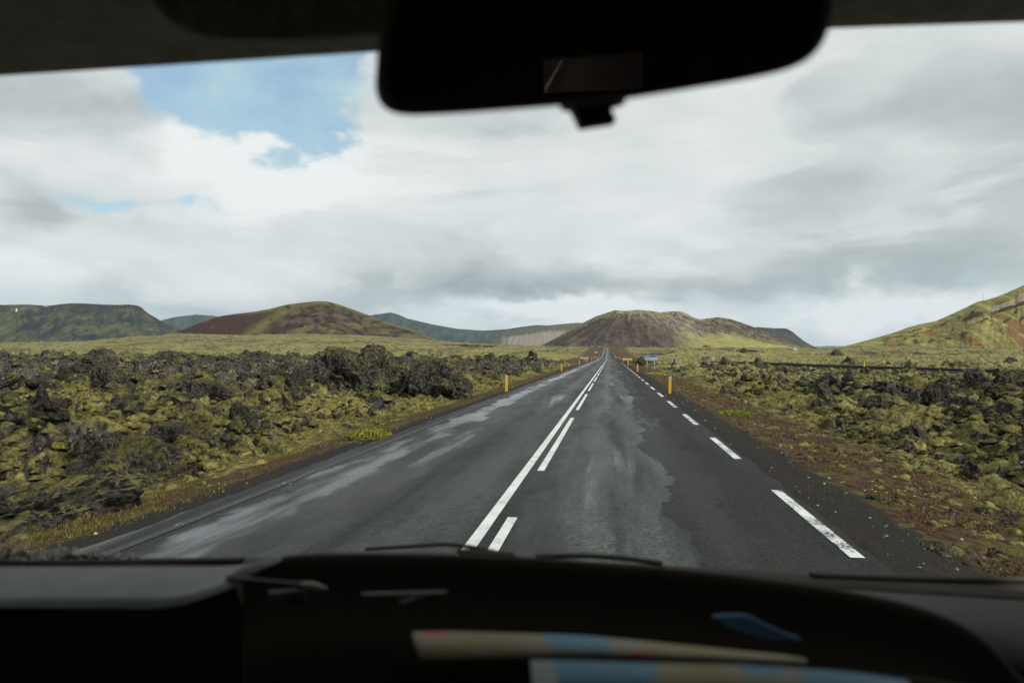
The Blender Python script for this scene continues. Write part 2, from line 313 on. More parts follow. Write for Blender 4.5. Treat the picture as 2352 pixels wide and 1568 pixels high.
M_CONC = simple('rough_stone_block', (.16, .14, .11), .95, var=.3, sc=1.5, bump=.8); M_ORANGE = simple('sign_orange', (.6, .22, .03), .5); M_GREEN = simple('sign_green', (.02, .16, .10), .5)
# ------------------------------------------------------------------ road profile and ground height
def road_z(y): return itp(y, [-60, 0, 300, 345, 400, 500, 620, 760, 880, 940, 1010, 1300], [.46, 0, -2.33, -2.62, -2.45, -1.25, .55, 2.3, 3.55, 3.75, 3.2, -3])
_yy = np.arange(-60, 1300, 4.0); _rz = road_z(_yy); _k = np.exp(-np.linspace(-2, 2, 21) ** 2); _k /= _k.sum(); _rz = np.convolve(np.pad(_rz, 10, 'edge'), _k, 'valid')
_rz = _rz + .10 * np.sin(_yy / 33.0) * ss(150, 300, _yy) * (1 - .5 * ss(700, 900, _yy))
def road_z(y): return np.interp(y, _yy, _rz)
def road_x(y): return itp(y, [0, 180, 345, 500, 760, 900, 1100], [0, 0, -.85, -1.3, -2.5, -3.2, -4.5]) + .22 * np.sin(np.asarray(y, float) / 26.0) * ss(110, 240, y)
RL, RR = -4.93, 2.38
SIDE = [(1404, 829.5, 168), (1480, 829.3, 166), (1560, 829.6, 158), (1680, 830.0, 146), (1837, 835.5, 115), (1990, 840.5, 98), (2153, 845, 87), (2352, 850, 75), (2600, 857, 62), (3000, 870, 45)]
SP = np.array([tuple(at(*p)) for p in SIDE]); _t = np.linspace(0, 1, len(SP)); _tt = np.linspace(0, 1, 160)
SPATH = np.stack([np.interp(_tt, _t, SP[:, k]) for k in range(3)], 1)
_kk = np.ones(15) / 15; SPATH = np.stack([np.convolve(np.pad(SPATH[:, k], 7, 'edge'), _kk, 'valid') for k in range(3)], 1)
SPATH[:, 2] -= .04
def side_dist(x, y):
    x = np.asarray(x, float); y = np.asarray(y, float); d = np.full(x.shape, 1e9); z = np.zeros(x.shape)
    for k in range(0, 160, 2):
        dd = np.hypot(x - SPATH[k, 0], y - SPATH[k, 1]); m = dd < d; d = np.where(m, dd, d); z = np.where(m, SPATH[k, 2], z)
    return d, z
def dir_px(x, y):
    u = x * CR.x + y * CR.y; Z = x * CF.x + y * CF.y
    Zs = np.maximum(Z, 1e-3); return np.where(Z > .05 * np.abs(u), 1176 + F * u / Zs, np.where(u > 0, 9000, -9000)), Z
HX = [-9000, -2500, -300, 0, 180, 300, 420, 560, 700, 800, 930, 1060, 1200, 1300, 1400, 1600, 1800, 1900, 2000, 2100, 2180, 2260, 2352, 2500, 9000]
HY = [795, 795, 790, 789, 786, 776, 768, 771, 768, 770, 777, 788, 795, 797, 799, 800, 801, 801, 799, 796, 795, 799, 806, 806, 800]
def base_z(x, y):
    x = np.asarray(x, float); y = np.asarray(y, float); r = np.hypot(x, y); px, Z = dir_px(x, y)
    near = -.0077 * np.clip(y, -60, 330) * (1 - .5 * ss(15, 60, np.abs(x)) * (1 - ss(60, 200, y)))
    hz = H + (HOR - itp(px, HX, HY)) / F * np.minimum(np.maximum(Z, 1), 1800)
    z = near + (hz - near) * ss(110, 1500, r)
    z = z - 25 * ss(2100, 5000, r)
    z = z + 1.3 * np.exp(-((x - 70) / 26) ** 2 - ((y - 150) / 40) ** 2)
    z = z - .75 * ss(4, 16, x - road_x(y)) * ss(14, 40, r) * (1 - ss(105, 150, r))
    # bulges of the far field
    z = z + ss(180, 600, r) * (1 - ss(1700, 2500, r)) * (2.2 * fbm2(x / 110, y / 130, 3, 5) + .9 * fbm2(x / 28, y / 40, 3, 9)) * ss(8, 60, np.abs(x - road_x(y)))
    xr = x - road_x(y); d = np.maximum(np.maximum(RL - xr, xr - RR), 0)
    w = 1 - ss(1.5, 9 + .035 * np.maximum(y, 0), d); w = w * (1 - ss(1000, 1250, y))
    rz = road_z(y) - .05 - .14 * ss(.3, 2.2, d) - .22 * ss(1.2, 4.5, d)
    return z * (1 - w) + rz * w, d
def terrain(x, y):
    """height and the ground-cover masks"""
    x = np.asarray(x, float); y = np.asarray(y, float)
    z, d = base_z(x, y); r = np.hypot(x, y); left = x < 0
    sdist, sz = side_dist(x, y)
    # lava cover
    px, Z = dir_px(x, y)
    patch = fbm2(x / 8, y / 9, 4, 21); patch2 = fbm2(x / 30, y / 36, 3, 31); clus = fbm2(x / 2.6, y / 2.9, 4, 23)
    crest = np.exp(-((x + 11) / 6.5) ** 2 - ((y - 34) / 6) ** 2)            # the craggy wall beside the road
    bl = .05 * ss(19, 12, r) - .20 * ss(14, 20, r) * ss(52, 44, r) + .26 * ss(48, 70, r) + .5 * crest - .30 * np.exp(-((x + 6.5) / 4) ** 2 - ((y - 46) / 9) ** 2)
    ll = ss(1.8, 5.5, d) * (1 - ss(95, 170, r + 55 * patch2)) * ss(-.10, .22, .65 * patch + .5 * clus + bl)
    lr_b = -.26 + .42 * ss(2080, 2330, px) * ss(70, 45, r) + .20 * ss(1800, 2000, px) * ss(24, 30, r) * ss(60, 46, r) + .16 * np.exp(-((r - 45) / 10) ** 2) - .15 * ss(9, 4, d)
    lr = ss(3.0, 7, d) * (1 - ss(75, 160, r)) * ss(-.03, .20, .60 * patch + .62 * clus + lr_b)
    lava = np.where(left, ll, lr)
    far = ss(110, 220, r) * ss(.10, .30, fbm2(x / 16, y / 60, 4, 44)) * (1 - ss(600, 1200, r)) * ss(6, 16, d); lava = np.maximum(lava, .6 * far)
    lava = lava * ss(4.5, 8, sdist)
    soft = ss(.7, 2.6, d) * ss(4.0, 7.0, sdist)                # moss hummocks everywhere off the verge
    wx = x + .45 * fbm2(x / 1.7, y / 1.7, 3, 71); wy = y + .45 * fbm2(x / 1.7 + 9, y / 1.7, 3, 72)
    n1 = fbm2(wx / 2.6, wy / 2.6, 4, 51, .55); blk = ss(-.04, .12, n1) + .6 * ss(.2, .30, n1)
    n2 = fbm2(wx / .95, wy / .95, 4, 57, .55); blk2 = ss(.0, .12, n2)
    crag = rid2(wx / .62, wy / .62, 4, 61, .62)
    hL = blk * .42 + blk2 * .30 + .26 * crag * (.5 + blk2) + .4 * np.maximum(fbm2(x / 9, y / 9, 2, 66), 0)
    hL = hL * np.where(left, ss(1.5, 8, d) * .75 + .25, .72)
    def bil(q, o, sd, g=.5):
        a = 1.0; t = 0; rr_ = 0
        for k in range(o): rr_ = rr_ + a * np.abs(pn2(wx / q * 2 ** k + 3.3 * k, wy / q * 2 ** k, sd + k)); t += a; a *= g
        return rr_ / t
    lumps = ss(-.25, .25, fbm2(x / 14, y / 12, 2, 90))
    hM = 1.15 * bil(1.9, 2, 81) + (.50 + .3 * lumps) * bil(.62, 2, 85) + .40 * fbm2(x / 7, y / 7, 2, 88) - .42
    fade = 1 - ss(200, 450, r)
    z = z + lava * hL * (1 + .7 * ss(60, 200, r)) + soft * hM * (1 - .45 * lava) * (.25 + .75 * fade) * np.where(left, ss(.7, 4, d), ss(1.2, 7, d))
    z = z + ss(150, 400, r) * (1 - ss(1500, 2200, r)) * ss(8, 30, d) * (2.6 * bil(24, 3, 101) + 2.2 * bil(8, 2, 105) + 1.5 * ss(.02, .16, fbm2(x / 17, y / 15, 3, 107)) - 1.4)
    z = z + .02 * fbm2(x / .22, y / .22, 2, 95) * ss(.3, .9, d) * (1 - ss(20, 60, r))
    # side road embankment
    e = 1 - ss(3.0, 6.0, sdist); z = z * (1 - e) + (sz - .10 - .45 * ss(3.0, 5.5, sdist)) * e
    rock = np.clip(lava * (.30 + .60 * ss(-.1, .2, n1 + .6 * n2) + .3 * ss(0, .5, crag)), 0, 1)
    verge = np.where(left, 1 - ss(.7, 1.9 + .010 * np.maximum(y, 0), d), 1 - ss(1.3, 5.0 + .010 * np.maximum(y, 0), d)); verge = np.maximum(verge, (1 - ss(4, 7.5, sdist)) * .75)
    gravel = np.where(left, 1 - ss(.25, .85, d), 1 - ss(.3, 1.5, d)); gravel = np.maximum(gravel, 1 - ss(3.0, 5.4, sdist))
    pale = np.clip(ss(25, 130, r) * .85 + .25 * ss(-.1, .3, patch2), 0, 1) * np.where(left & (r < 90), .55, 1)
    red = np.maximum(ss(.22, .36, fbm2(x / 60, y / 220, 4, 99)) * ss(230, 420, r) * (px > 1400) * (1 - ss(900, 1200, r)), 0)
    red = np.maximum(red, .9 * np.exp(-((px - 1080) / 75) ** 2) * np.exp(-((r - 900) / 110) ** 2) > .45)
    red = red * ss(5, 20, d)
    grey = ss(-.05, .15, fbm2(x / 55, y / 170, 5, 111, .6)) * ss(260, 520, r) * (1 - ss(2300, 3000, r)) * .8
    vf = 1 - ss(.2, .6, (d - 2) / (10 + .05 * r)); verge = np.maximum(verge, vf * .62 * ss(60, 160, r))
    return z, dict(rock=rock, verge=verge, gravel=gravel, pale=pale, redsoil=red, grey=grey)
def ground_at(x, y): return float(terrain(np.array([x]), np.array([y]))[0][0])
# ------------------------------------------------------------------ ground
def build_ground():
    a0 = np.concatenate([np.linspace(-180, -50, 64, endpoint=False), np.linspace(-50, 34, 960, endpoint=False), np.linspace(34, 180, 70)])
    rr = [2.6]
    while rr[-1] < 9500:
        r = rr[-1]; rr.append(r + (min(max(r * r / 2600, .022), .0060 * r) if r < 1100 else .011 * r * (1 + r / 4000)))
    rr = np.array(rr); A, RRr = np.meshgrid(np.radians(a0), rr); X = np.sin(A) * RRr; Y = np.cos(A) * RRr
    z, at_ = terrain(X.ravel(), Y.ravel())
    V = np.stack([X.ravel(), Y.ravel(), z], 1); Fq = grid_faces(len(rr), len(a0))
    # hub under the vehicle
    n0 = len(V); V = np.vstack([V, [[0, 0, -.08]]])
    for k in at_: at_[k] = np.append(at_[k], 0)
    Fq = Fq[:, ::-1]
    hub = np.stack([np.full(len(a0) - 1, n0), np.arange(1, len(a0)), np.arange(len(a0) - 1), np.arange(len(a0) - 1)], 1)
    o = mesh_np('ground', V, Fq, M_GROUND, True, None, at_)
    mesh_np('ground_under_vehicle', V[np.append(np.arange(len(a0)), n0)], np.stack([np.full(len(a0) - 1, len(a0)), np.arange(1, len(a0)), np.arange(len(a0) - 1)], 1), M_GROUND)['kind'] = 'structure'
    tag(o, 'mossy lava field on both sides of the road', kind='structure')
build_ground()
# ------------------------------------------------------------------ road and markings
def strip(name, path, l0, l1, mat, dz, nl=2, crown=0.0, jag=0.0, parent=None):
    """path: array of centre x,y,z ; l0,l1 lateral limits"""
    P = np.asarray(path, float); T = np.gradient(P[:, :2], axis=0); T /= np.linalg.norm(T, axis=1)[:, None]; Nn = np.stack([T[:, 1], -T[:, 0]], 1)
    lat = np.linspace(0, 1, nl); n = len(P); V = np.zeros((n, nl, 3)); LA = np.zeros((n, nl))
    j0 = jag * fbm2(P[:, 1] / .9, P[:, 0] * 0 + 3, 4, 5); j1 = jag * fbm2(P[:, 1] / .9, P[:, 0] * 0 + 8, 4, 6)
    for k, t in enumerate(lat):
        l = l0 + (l1 - l0) * t + (j0 if k == 0 else 0) + (j1 if k == nl - 1 else 0)
        V[:, k, :2] = P[:, :2] + Nn * (l[:, None] if np.ndim(l) else l); V[:, k, 2] = P[:, 2] + dz; LA[:, k] = l
    return mesh_np(name, V.reshape(-1, 3), grid_faces(n, nl)[:, ::-1] if True else 0, mat, True, parent, dict(lat=LA.ravel()))
def road_path(y0, y1, step):
    y = np.arange(y0, y1 + step * .5, step); return np.stack([road_x(y), y, road_z(y)], 1)
def rp_var(y0, y1):
    ys = [y0]
    while ys[-1] < y1: ys.append(ys[-1] + max(.25, .01 * abs(ys[-1])))
    ys = np.array(ys); return np.stack([road_x(ys), ys, road_z(ys)], 1)
PR = rp_var(-40, 1150)
rd = strip('road', PR, RL, RR, M_ASPH, 0.0, 30, jag=.12); tag(rd, 'worn asphalt road running straight to the hill', kind='structure')
def marks(name, l0, l1, segs, mat, dz, label, step=.5):
    V = []; Fq = []; n = 0
    for a, b in segs:
        ys = np.arange(a, b + 1e-6, max(step, .004 * a)) if b - a > step * 1.5 else np.array([a, b]); ys[-1] = b
        x = road_x(ys); z = road_z(ys) + dz + .00001 * ys
        for l in (l0, l1): pass
        VV = np.zeros((len(ys), 2, 3)); VV[:, 0] = np.stack([x + l0, ys, z], 1); VV[:, 1] = np.stack([x + l1, ys, z], 1)
        f = grid_faces(len(ys), 2)[:, ::-1] + n; V.append(VV.reshape(-1, 3)); Fq.append(f); n += len(ys) * 2
    o = mesh_np(name, np.vstack(V), np.vstack(Fq), mat); tag(o, label, kind='structure'); return o
marks('solid_centre_line', -1.40, -1.275, [(-40, 112)], M_LINE, .006, 'solid white centre line')
marks('far_centre_line', -1.30, -1.15, [(114, 1100)], M_LINE, .008, 'single white centre line on the far road')
marks('dashed_centre_line', -1.155, -1.045, [(-2, 7.65)] + [(10.75 + 11.75 * k, 10.75 + 11.75 * k + 9.0) for k in range(9)], M_LINE, .006, 'dashed white centre line')
ed = [(6.6 + 5.87 * k, 6.6 + 5.87 * k + 3.1) for k in range(-2, 22)]
marks('dashed_edge_line', 2.15, 2.28, ed, M_LINE_EDGE, .006, 'dashed white line along the right road edge')
marks('far_edge_line', 2.12, 2.26, [(133, 158), (180, 640)], M_LINE_OLD, .008, 'faint white edge line farther along the road')
marks('worn_left_edge_line', -4.66, -4.54, [(-20, 640)], M_LINE_OLD, .006, 'worn white line along the left road edge')
srd = strip('side_road', SPATH, -3.1, 3.1, simple('side_asphalt', (.022, .024, .025), .95, sc=2, sp=.05), .02, 6, jag=.1); tag(srd, 'narrow asphalt road branching off to the right', kind='structure')
# ------------------------------------------------------------------ hills
def hill(name, prof, Zr, base, front, back, colf, apex=None, gully=.10, power=1.25, nu=420, nv=110, seed=1, cliff=None, label=None, freq=60.0, zf=None):
    px0, px1 = prof[0][0], prof[-1][0]; px = np.linspace(px0, px1, nu)
    pys = np.interp(px, [p[0] for p in prof], [p[1] for p in prof]); k = np.hanning(13); k /= k.sum(); pys = np.convolve(np.pad(pys, 6, 'edge'), k, 'valid')
    Z = np.interp(px, [px0, px1], Zr) if isinstance(Zr, tuple) else np.full(nu, float(Zr))
    hr = (HOR - pys) / F * Z; zb = (HOR - base) / F * Z
    hgt = np.maximum(hr - zb, 0.0)
    vs = np.concatenate([np.linspace(-1, 0, 22, endpoint=False), np.linspace(0, 1, nv)]); nV = len(vs)
    PX, VV = np.meshgrid(px, vs); HH = np.broadcast_to(hgt, PX.shape); ZZ = np.broadcast_to(Z, PX.shape); ZB = np.broadcast_to(zb, PX.shape)
    v = np.abs(VV)
    P = (1 - v) ** power if cliff is None else np.interp(v, cliff[0], cliff[1])
    T = 1 - HH * P / hgt.max()
    QX = PX if apex is None else (PX - apex) / (T * .9 + .35)
    QX = QX + 9 * fbm2(PX / 40, VV * 3, 3, seed + 70)
    kx = QX / freq
    g = rid2(kx + .15 * VV, VV * .55 + 3, 4, seed, .6); g2 = fbm2(kx * .35, VV * 1.5, 3, seed + 9)
    amp = gully * HH * np.minimum(v * 4, 1) * (1 - v * .5)
    if apex is not None: amp = amp * (.25 + 1.2 * ss(-.35, .35, fbm2(PX / 70, VV * 2.5, 3, seed + 80)))
    z = H + ZB + HH * P + amp * (g * .55 + g2 * .9) - amp * .25
    z = z + HH * .012 * fbm2(PX / 6, VV * 9, 3, seed + 4) * (v < .02)
    z = np.where(v > .985, H + ZB - 6, z)
    D = ZZ - np.where(VV > 0, VV * front, VV * back) * (.35 + .65 * np.minimum(HH / (hgt.max() * .5), 1))
    X = CF.x * D + CR.x * ((PX - 1176) / F * D); Y = CF.y * D + CR.y * ((PX - 1176) / F * D)
    c = colf(PX, VV, g, seed) if apex is None else colf(PX, VV, g, seed, QX)
    o = mesh_np(name, np.stack([X, Y, z], -1).reshape(-1, 3), grid_faces(nV, nu), M_HILL, True, None, None, dict(col=c.reshape(-1, 3)))
    tag(o, label, kind='structure'); return o
def lerp(a, b, t): return np.asarray(a) * (1 - t[..., None]) + np.asarray(b) * t[..., None]
def c_central(PX, V, g, s, q):
    st = .62 * fbm2(q / 6.0, V * 3.6, 4, s + 20, .6) * (.4 + 1.1 * ss(-.3, .3, fbm2(PX / 45, V * 3, 2, s + 91))) + .55 * fbm2((PX - 40 * V) / 8, V * 12, 4, s + 92, .6); st2 = fbm2(q / 22, V * 4.5, 4, s + 30)
    c = lerp((.040, .034, .027), (.115, .096, .076), ss(-.4, .4, .7 * st2 + .6 * st + .4 * fbm2(q / 2.4, V * 9, 3, s + 36))); c = lerp(c, (.070, .040, .030), ss(.05, .3, fbm2(PX / 50, V * 3, 3, s + 31)) * .55)
    mossy = ss(.05, .25, st + .45 * ss(.30, .02, V) * ss(1720, 1500, PX) - .12 - .10 + .26 * ss(1560, 1700, PX) + .12 * ss(.7, .95, V))
    c = lerp(c, (.24, .215, .105), mossy * .75)
    pg = np.exp(-((PX - 1520 - 150 * V) / 62) ** 2) * ss(.02, .15, V) * ss(-.35, .2, st); c = lerp(c, (.30, .26, .20), pg * .8)
    low = ss(.36, .62, V + .25 * st2) * ss(1520, 1640, PX); c = lerp(c, (.29, .275, .105), low)
    gr = ss(.12, .0, V) * ss(1380, 1450, PX) * ss(1700, 1600, PX) * ss(-.2, .2, st2); return lerp(c, (.34, .30, .20), gr * .8)  # sunlight along the ridge top, painted in as a pale tint
def c_red(PX, V, g, s):
    st = fbm2(PX / 22, V * 7, 4, s + 20); st2 = fbm2((PX + 60 * V) / 60, V * 5, 4, s + 25) + .28 * fbm2((PX + 90 * V) / 7, V * 16, 4, s + 27, .65)
    c = lerp((.030, .022, .018), (.095, .066, .050), ss(-.3, .3, st))
    c = lerp(c, (.052, .026, .019), ss(640, 590, PX + 30 * st2 - 40 * V))
    band = np.exp(-((PX - 640 + 130 * (V - .25)) / 26) ** 2)
    mo = np.maximum(band, ss(.14, .05, V + .05 * st) * ss(520, 600, PX)); mo = np.maximum(mo, ss(.02, .16, st2 + .12 * np.sin(V * 9 + PX / 95) + .10 * ss(800, 950, PX) - .07) * ss(640, 690, PX) * .9)
    mo = np.maximum(mo, ss(.80, .90, V + .06 * st)); mo = np.maximum(mo, ss(.30, .45, st) * .5)
    mo = mo * ss(-.45, -.1, st)
    c = lerp(c, (.130, .118, .042), np.clip(mo, 0, 1)); return c
def c_left(PX, V, g, s):
    q = PX + 170 * V * ss(500, 150, PX); st = fbm2(q / 15, V * 5, 5, s + 20, .65); st2 = .5 * fbm2(q / 34, V * 3, 4, s + 22) + .35 * g - .05 + .3 * fbm2(q / 5, V * 14, 4, s + 24, .65)
    c = lerp((.040, .052, .026), (.115, .112, .055), ss(-.25, .3, st)); c = lerp(c, (.022, .028, .030), ss(-.05, .2, st2 - .05))
    c = lerp(c, (.115, .105, .055), ss(.1, .35, fbm2(q / 28, V * 7, 4, s + 60)) * .6)
    layers = ss(.25, .5, np.sin(V * 95 + 2 * st2)) * ss(.36, .1, V); c = lerp(c, (.040, .042, .036), layers * .7)
    cl = ss(.13, .09, V) * ss(225, 250, PX) * ss(335, 320, PX); c = lerp(c, (.032, .034, .030), cl)
    sn = (ss(6, 4, np.abs(PX - 105)) * ss(.012, .004, np.abs(V - .03)) + ss(2.5, 1.2, np.abs(PX - 37)) * ss(.02, .008, np.abs(V - .13))); return lerp(c, (.7, .72, .74), np.clip(sn, 0, 1))
def c_right(PX, V, g, s):
    q = PX - 190 * V
    st = fbm2(q / 12, V * 2.5, 4, s + 20); st2 = fbm2(q / 38, V * 2.2, 4, s + 22)
    c = lerp((.19, .185, .055), (.32, .29, .11), ss(-.25, .3, st)); br = ss(.04, .22, st2 + .20 * ss(2200, 2380, PX + 60 * V) * ss(.35, .75, V) - .02) * ss(.10, .22, V)
    c = lerp(c, (.22, .12, .05), br * .9)
    dk = ss(.16, .26, fbm2(PX / 22, V * 9, 4, s + 33)) * ss(.08, .2, V) * ss(.8, .6, V); c = lerp(c, (.060, .038, .024), dk * .9)
    def spot(a, b, ra, rb): return ss(1.15, .8, np.hypot((PX - a) / ra, (V - b) / rb) + .35 * fbm2(PX / 9, V * 18, 3, s + 51))
    c = lerp(c, (.066, .048, .032), spot(2235, .27, 26, .075)); c = lerp(c, (.40, .28, .18), spot(2232, .350, 10, .016)); c = lerp(c, (.42, .25, .15), spot(2232, .40, 7, .02))
    cf = ss(1.1, .85, np.abs(V - .20 - .045 * np.sin(PX / 30)) / .065 + .3 * st) * ss(2262, 2300, PX); c = lerp(c, (.36, .29, .21), cf)
    uf = ss(1.2, .8, np.abs(V - .295) / .03 + .4 * st) * ss(2255, 2300, PX); c = lerp(c, (.075, .052, .034), uf)
    return c
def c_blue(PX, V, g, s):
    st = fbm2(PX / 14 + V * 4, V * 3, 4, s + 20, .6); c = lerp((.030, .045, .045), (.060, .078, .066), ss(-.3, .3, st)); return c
def c_cream(PX, V, g, s):
    st = rid2((PX + 70 * V) / 7, V * 1.2, 4, s + 20, .65); c = lerp((.06, .062, .045), (.10, .095, .065), ss(-.3, .3, st))
    cm = ss(.22, .34, V + .05 * st) * ss(1140, 1175, PX) * ss(-.55, .1, st); return lerp(c, (.27, .235, .20), cm * .85)
def c_dark(PX, V, g, s):
    st = fbm2(PX / 14, V * 6, 4, s + 20); return lerp((.028, .032, .030), (.055, .058, .045), ss(-.3, .3, st))
hill('hill', [(1195, 806), (1215, 803), (1240, 794), (1275, 777), (1310, 757), (1345, 738), (1372, 725), (1395, 718), (1412, 712), (1440, 714), (1462, 711), (1490, 713), (1515, 717), (1540, 715), (1560, 714), (1577, 719), (1592, 729), (1610, 733), (1625, 731), (1650, 728), (1680, 733), (1710, 743), (1745, 756), (1790, 775), (1830, 788), (1872, 798), (1920, 804), (1980, 808)], (1650, 1650), 806, 330, 420, c_central, 1455, .055, 1.15, 620, 170, 3, label='steep cinder hill with pale ridge at the end of the road', freq=42)
hill('hill', [(330, 790), (385, 768), (420, 757), (470, 737), (510, 725), (540, 721), (580, 716), (620, 709), (660, 699), (700, 694), (730, 691.5), (748, 691.5), (775, 698), (810, 710), (850, 725), (890, 741), (940, 755), (985, 774), (1018, 788), (1070, 797)], (1900, 1750), 797, 420, 500, c_red, None, .055, .95, 620, 170, 7, label='rounded hill with red cinder slope and moss bands', freq=90)
hill('hill', [(270, 796), (330, 783), (365, 771), (400, 764), (430, 766), (470, 773), (520, 783), (600, 792), (640, 797)], (1350, 1350), 797, 160, 160, lambda P, V, g, s: lerp((.15, .135, .045), (.23, .21, .08), ss(-.3, .2, fbm2(P / 9, V * 6, 4, 3))) , None, .05, 1.0, 200, 60, 12, label='low mossy mound before the red hill')
hill('mountain', [(-900, 700), (-500, 690), (-200, 698), (0, 700), (60, 699), (110, 702), (150, 697), (180, 696), (235, 699), (270, 700), (295, 699), (315, 701), (325, 706), (335, 716), (350, 725), (368, 736), (395, 748), (430, 762), (480, 785), (520, 802)], (3600, 3600), 812, 1100, 900, c_left, None, .20, 1.0, 800, 200, 15, cliff=([0, .02, .10, .16, .45, .75, 1], [1, .985, .93, .80, .50, .22, 0]), label='green flat-topped mountain at the left', freq=70)
hill('mountain', [(300, 800), (360, 738), (400, 728), (450, 722), (500, 726), (560, 750), (640, 800)], 7200, 815, 900, 900, c_blue, None, .1, 1.1, 160, 60, 19, label='blue mountain in cloud between the plateau and red hill', freq=60)
hill('mountain', [(780, 806), (840, 726), (870, 721), (885, 719), (897, 717), (915, 722), (935, 731), (960, 737), (990, 744), (1050, 755), (1110, 759), (1160, 756), (1200, 750), (1235, 746), (1290, 749), (1360, 752), (1450, 806)], (6500, 6500), 812, 1500, 900, c_blue, None, .13, 1.2, 520, 110, 22, label='hazy blue ridge with a cloud-topped peak', freq=34)
hill('mountain', [(1060, 806), (1110, 786), (1150, 764), (1200, 755), (1250, 748), (1290, 744), (1325, 741), (1370, 742), (1440, 760), (1520, 806)], (4600, 4600), 812, 700, 700, c_cream, None, .13, 1.0, 520, 110, 26, label='ridge with cream scree slopes behind the road', freq=30)
hill('mountain', [(1640, 806), (1690, 752), (1740, 751), (1780, 753.5), (1806, 754), (1820, 761), (1835, 774), (1850, 785), (1866, 794), (1890, 801), (1930, 806)], (4800, 4800), 812, 500, 500, c_dark, None, .08, 1.0, 320, 80, 29, label='dark flat mountain behind the central hill', freq=30)
hill('mountain', [(1840, 804), (1862, 797), (1880, 795), (1905, 794), (1930, 795), (1960, 794), (2000, 796), (2060, 804)], 15000, 808, 600, 600, c_blue, None, .05, 1.0, 120, 30, 31, label='faint blue plateau on the horizon', freq=30)
hill('hill', [(1840, 806), (1900, 803), (1930, 797), (1970, 787), (2010, 776), (2050, 765), (2085, 752), (2110, 745), (2150, 737), (2180, 724), (2215, 708), (2245, 693), (2280, 685), (2310, 674), (2352, 655), (2420, 628), (2520, 590), (2700, 560), (3000, 560), (3300, 610)], (1250, 900), 812, 330, 500, c_right, None, .07, 1.05, 800, 200, 35, label='grassy hill with ochre slopes and pale cliff at right', freq=46)
# ------------------------------------------------------------------ haze
def build_haze():
    bm = bmesh.new(); vs = box(bm, (0, 3000, 480), (26000, 30000, 1100)); o = bobj('haze', bm, None)
    m = bpy.data.materials.new('thin_air'); m.use_nodes = True; N = m.node_tree.nodes; N.clear(); ou = N.new('ShaderNodeOutputMaterial'); p = N.new('ShaderNodeVolumePrincipled')
    p.inputs['Color'].default_value = (.62, .80, .95, 1); p.inputs['Density'].default_value = 2.6e-5; p.inputs['Anisotropy'].default_value = 0.0
    m.node_tree.links.new(p.outputs[0], ou.inputs['Volume']); o.data.materials.append(m); tag(o, kind='stuff', label='thin blue air fading the far mountains')
    o.visible_shadow = True
HAZE = True
if HAZE: build_haze()
# ------------------------------------------------------------------ lava rocks
def rock_mesh(name, seed, sx, sy, sz, sub=6, spiky=.35, flatb=True):
    bm = bmesh.new(); bmesh.ops.create_icosphere(bm, subdivisions=sub, radius=1.0); me = bpy.data.meshes.new(name); bm.to_mesh(me); bm.free()
    n = len(me.vertices); co = np.zeros(n * 3, np.float32); me.vertices.foreach_get('co', co); p = co.reshape(-1, 3).astype(float)
    q = p + .35 * np.stack([vn3(p * 1.5 + 5, seed + 1), vn3(p * 1.5 + 9, seed + 2), vn3(p * 1.5 + 13, seed + 3)], 1)
    r = 1 + .55 * vn3(q * 1.1 + seed, seed); 
    rd_ = 0; a = 1
    for k in range(6): rd_ = rd_ + a * (1 - 2 * np.abs(vn3(q * (2.1 * 2 ** k) * np.array([1, 1, .75]) + k * 7, seed + 10 + k))); a *= .62
    r = r + spiky * .42 * rd_ + .04 * vn3(p * 22, seed + 31) - .35 * np.maximum(vn3(q * 3.3 + 8, seed + 33) - .25, 0)
    up = np.clip(p[:, 2], 0, 1); r = r + spiky * .35 * up * np.maximum(vn3(q * np.array([2.6, 2.6, 1.1]) + 3, seed + 40), 0)
    p = p * r[:, None] * np.array([sx, sy, sz]); p[:, 2] = np.where(p[:, 2] < -.35 * sz, -.35 * sz + (p[:, 2] + .35 * sz) * .15, p[:, 2])
    me.vertices.foreach_set('co', p.astype(np.float32).ravel()); me.update(); me.materials.append(M_LAVA)
    at_ = me.attributes.new('mossy', 'FLOAT', 'POINT'); mo = np.clip(vn3(p * 1.1 + 20, seed + 50) * .5, -.5, .5) - .12; at_.data.foreach_set('value', mo.astype(np.float32))
    return me
ROCKS = [rock_mesh('lava_rock', 100 + 37 * k, *s) for k, s in enumerate([(1, .9, .8), (1.2, .8, .62), (.8, .8, 1.15), (1.3, 1.0, .55), (.6, .7, 1.25), (1.1, 1.1, .72), (.9, 1.2, .9)])]
ROCK_SMALL = [rock_mesh('lava_rock', 500 + 41 * k, *s, sub=5) for k, s in enumerate([(1, .9, .7), (1.1, .8, .95), (.8, .9, .6)])]
def place_rock(px, py, Z, size, mi, rz, label, group, name='lava_outcrop', cat='lava rock', tilt=(0, 0), stretch=(1, 1, 1), sink=.30, small=False, xy=None):
    if xy is None: p = at(px, py, Z); x, y = p.x, p.y
    else: x, y = xy
    g = ground_at(x, y)
    me = (ROCK_SMALL if small else ROCKS)[mi % (3 if small else 7)]
    o = bpy.data.objects.new(name, me); link(o); o.location = (x, y, g - sink * size * .3); o.rotation_euler = (tilt[0], tilt[1], rz); o.scale = (size * stretch[0], size * stretch[1], size * stretch[2])
    tag(o, label, cat, group); return o
GL = 'lava outcrops in the moss'
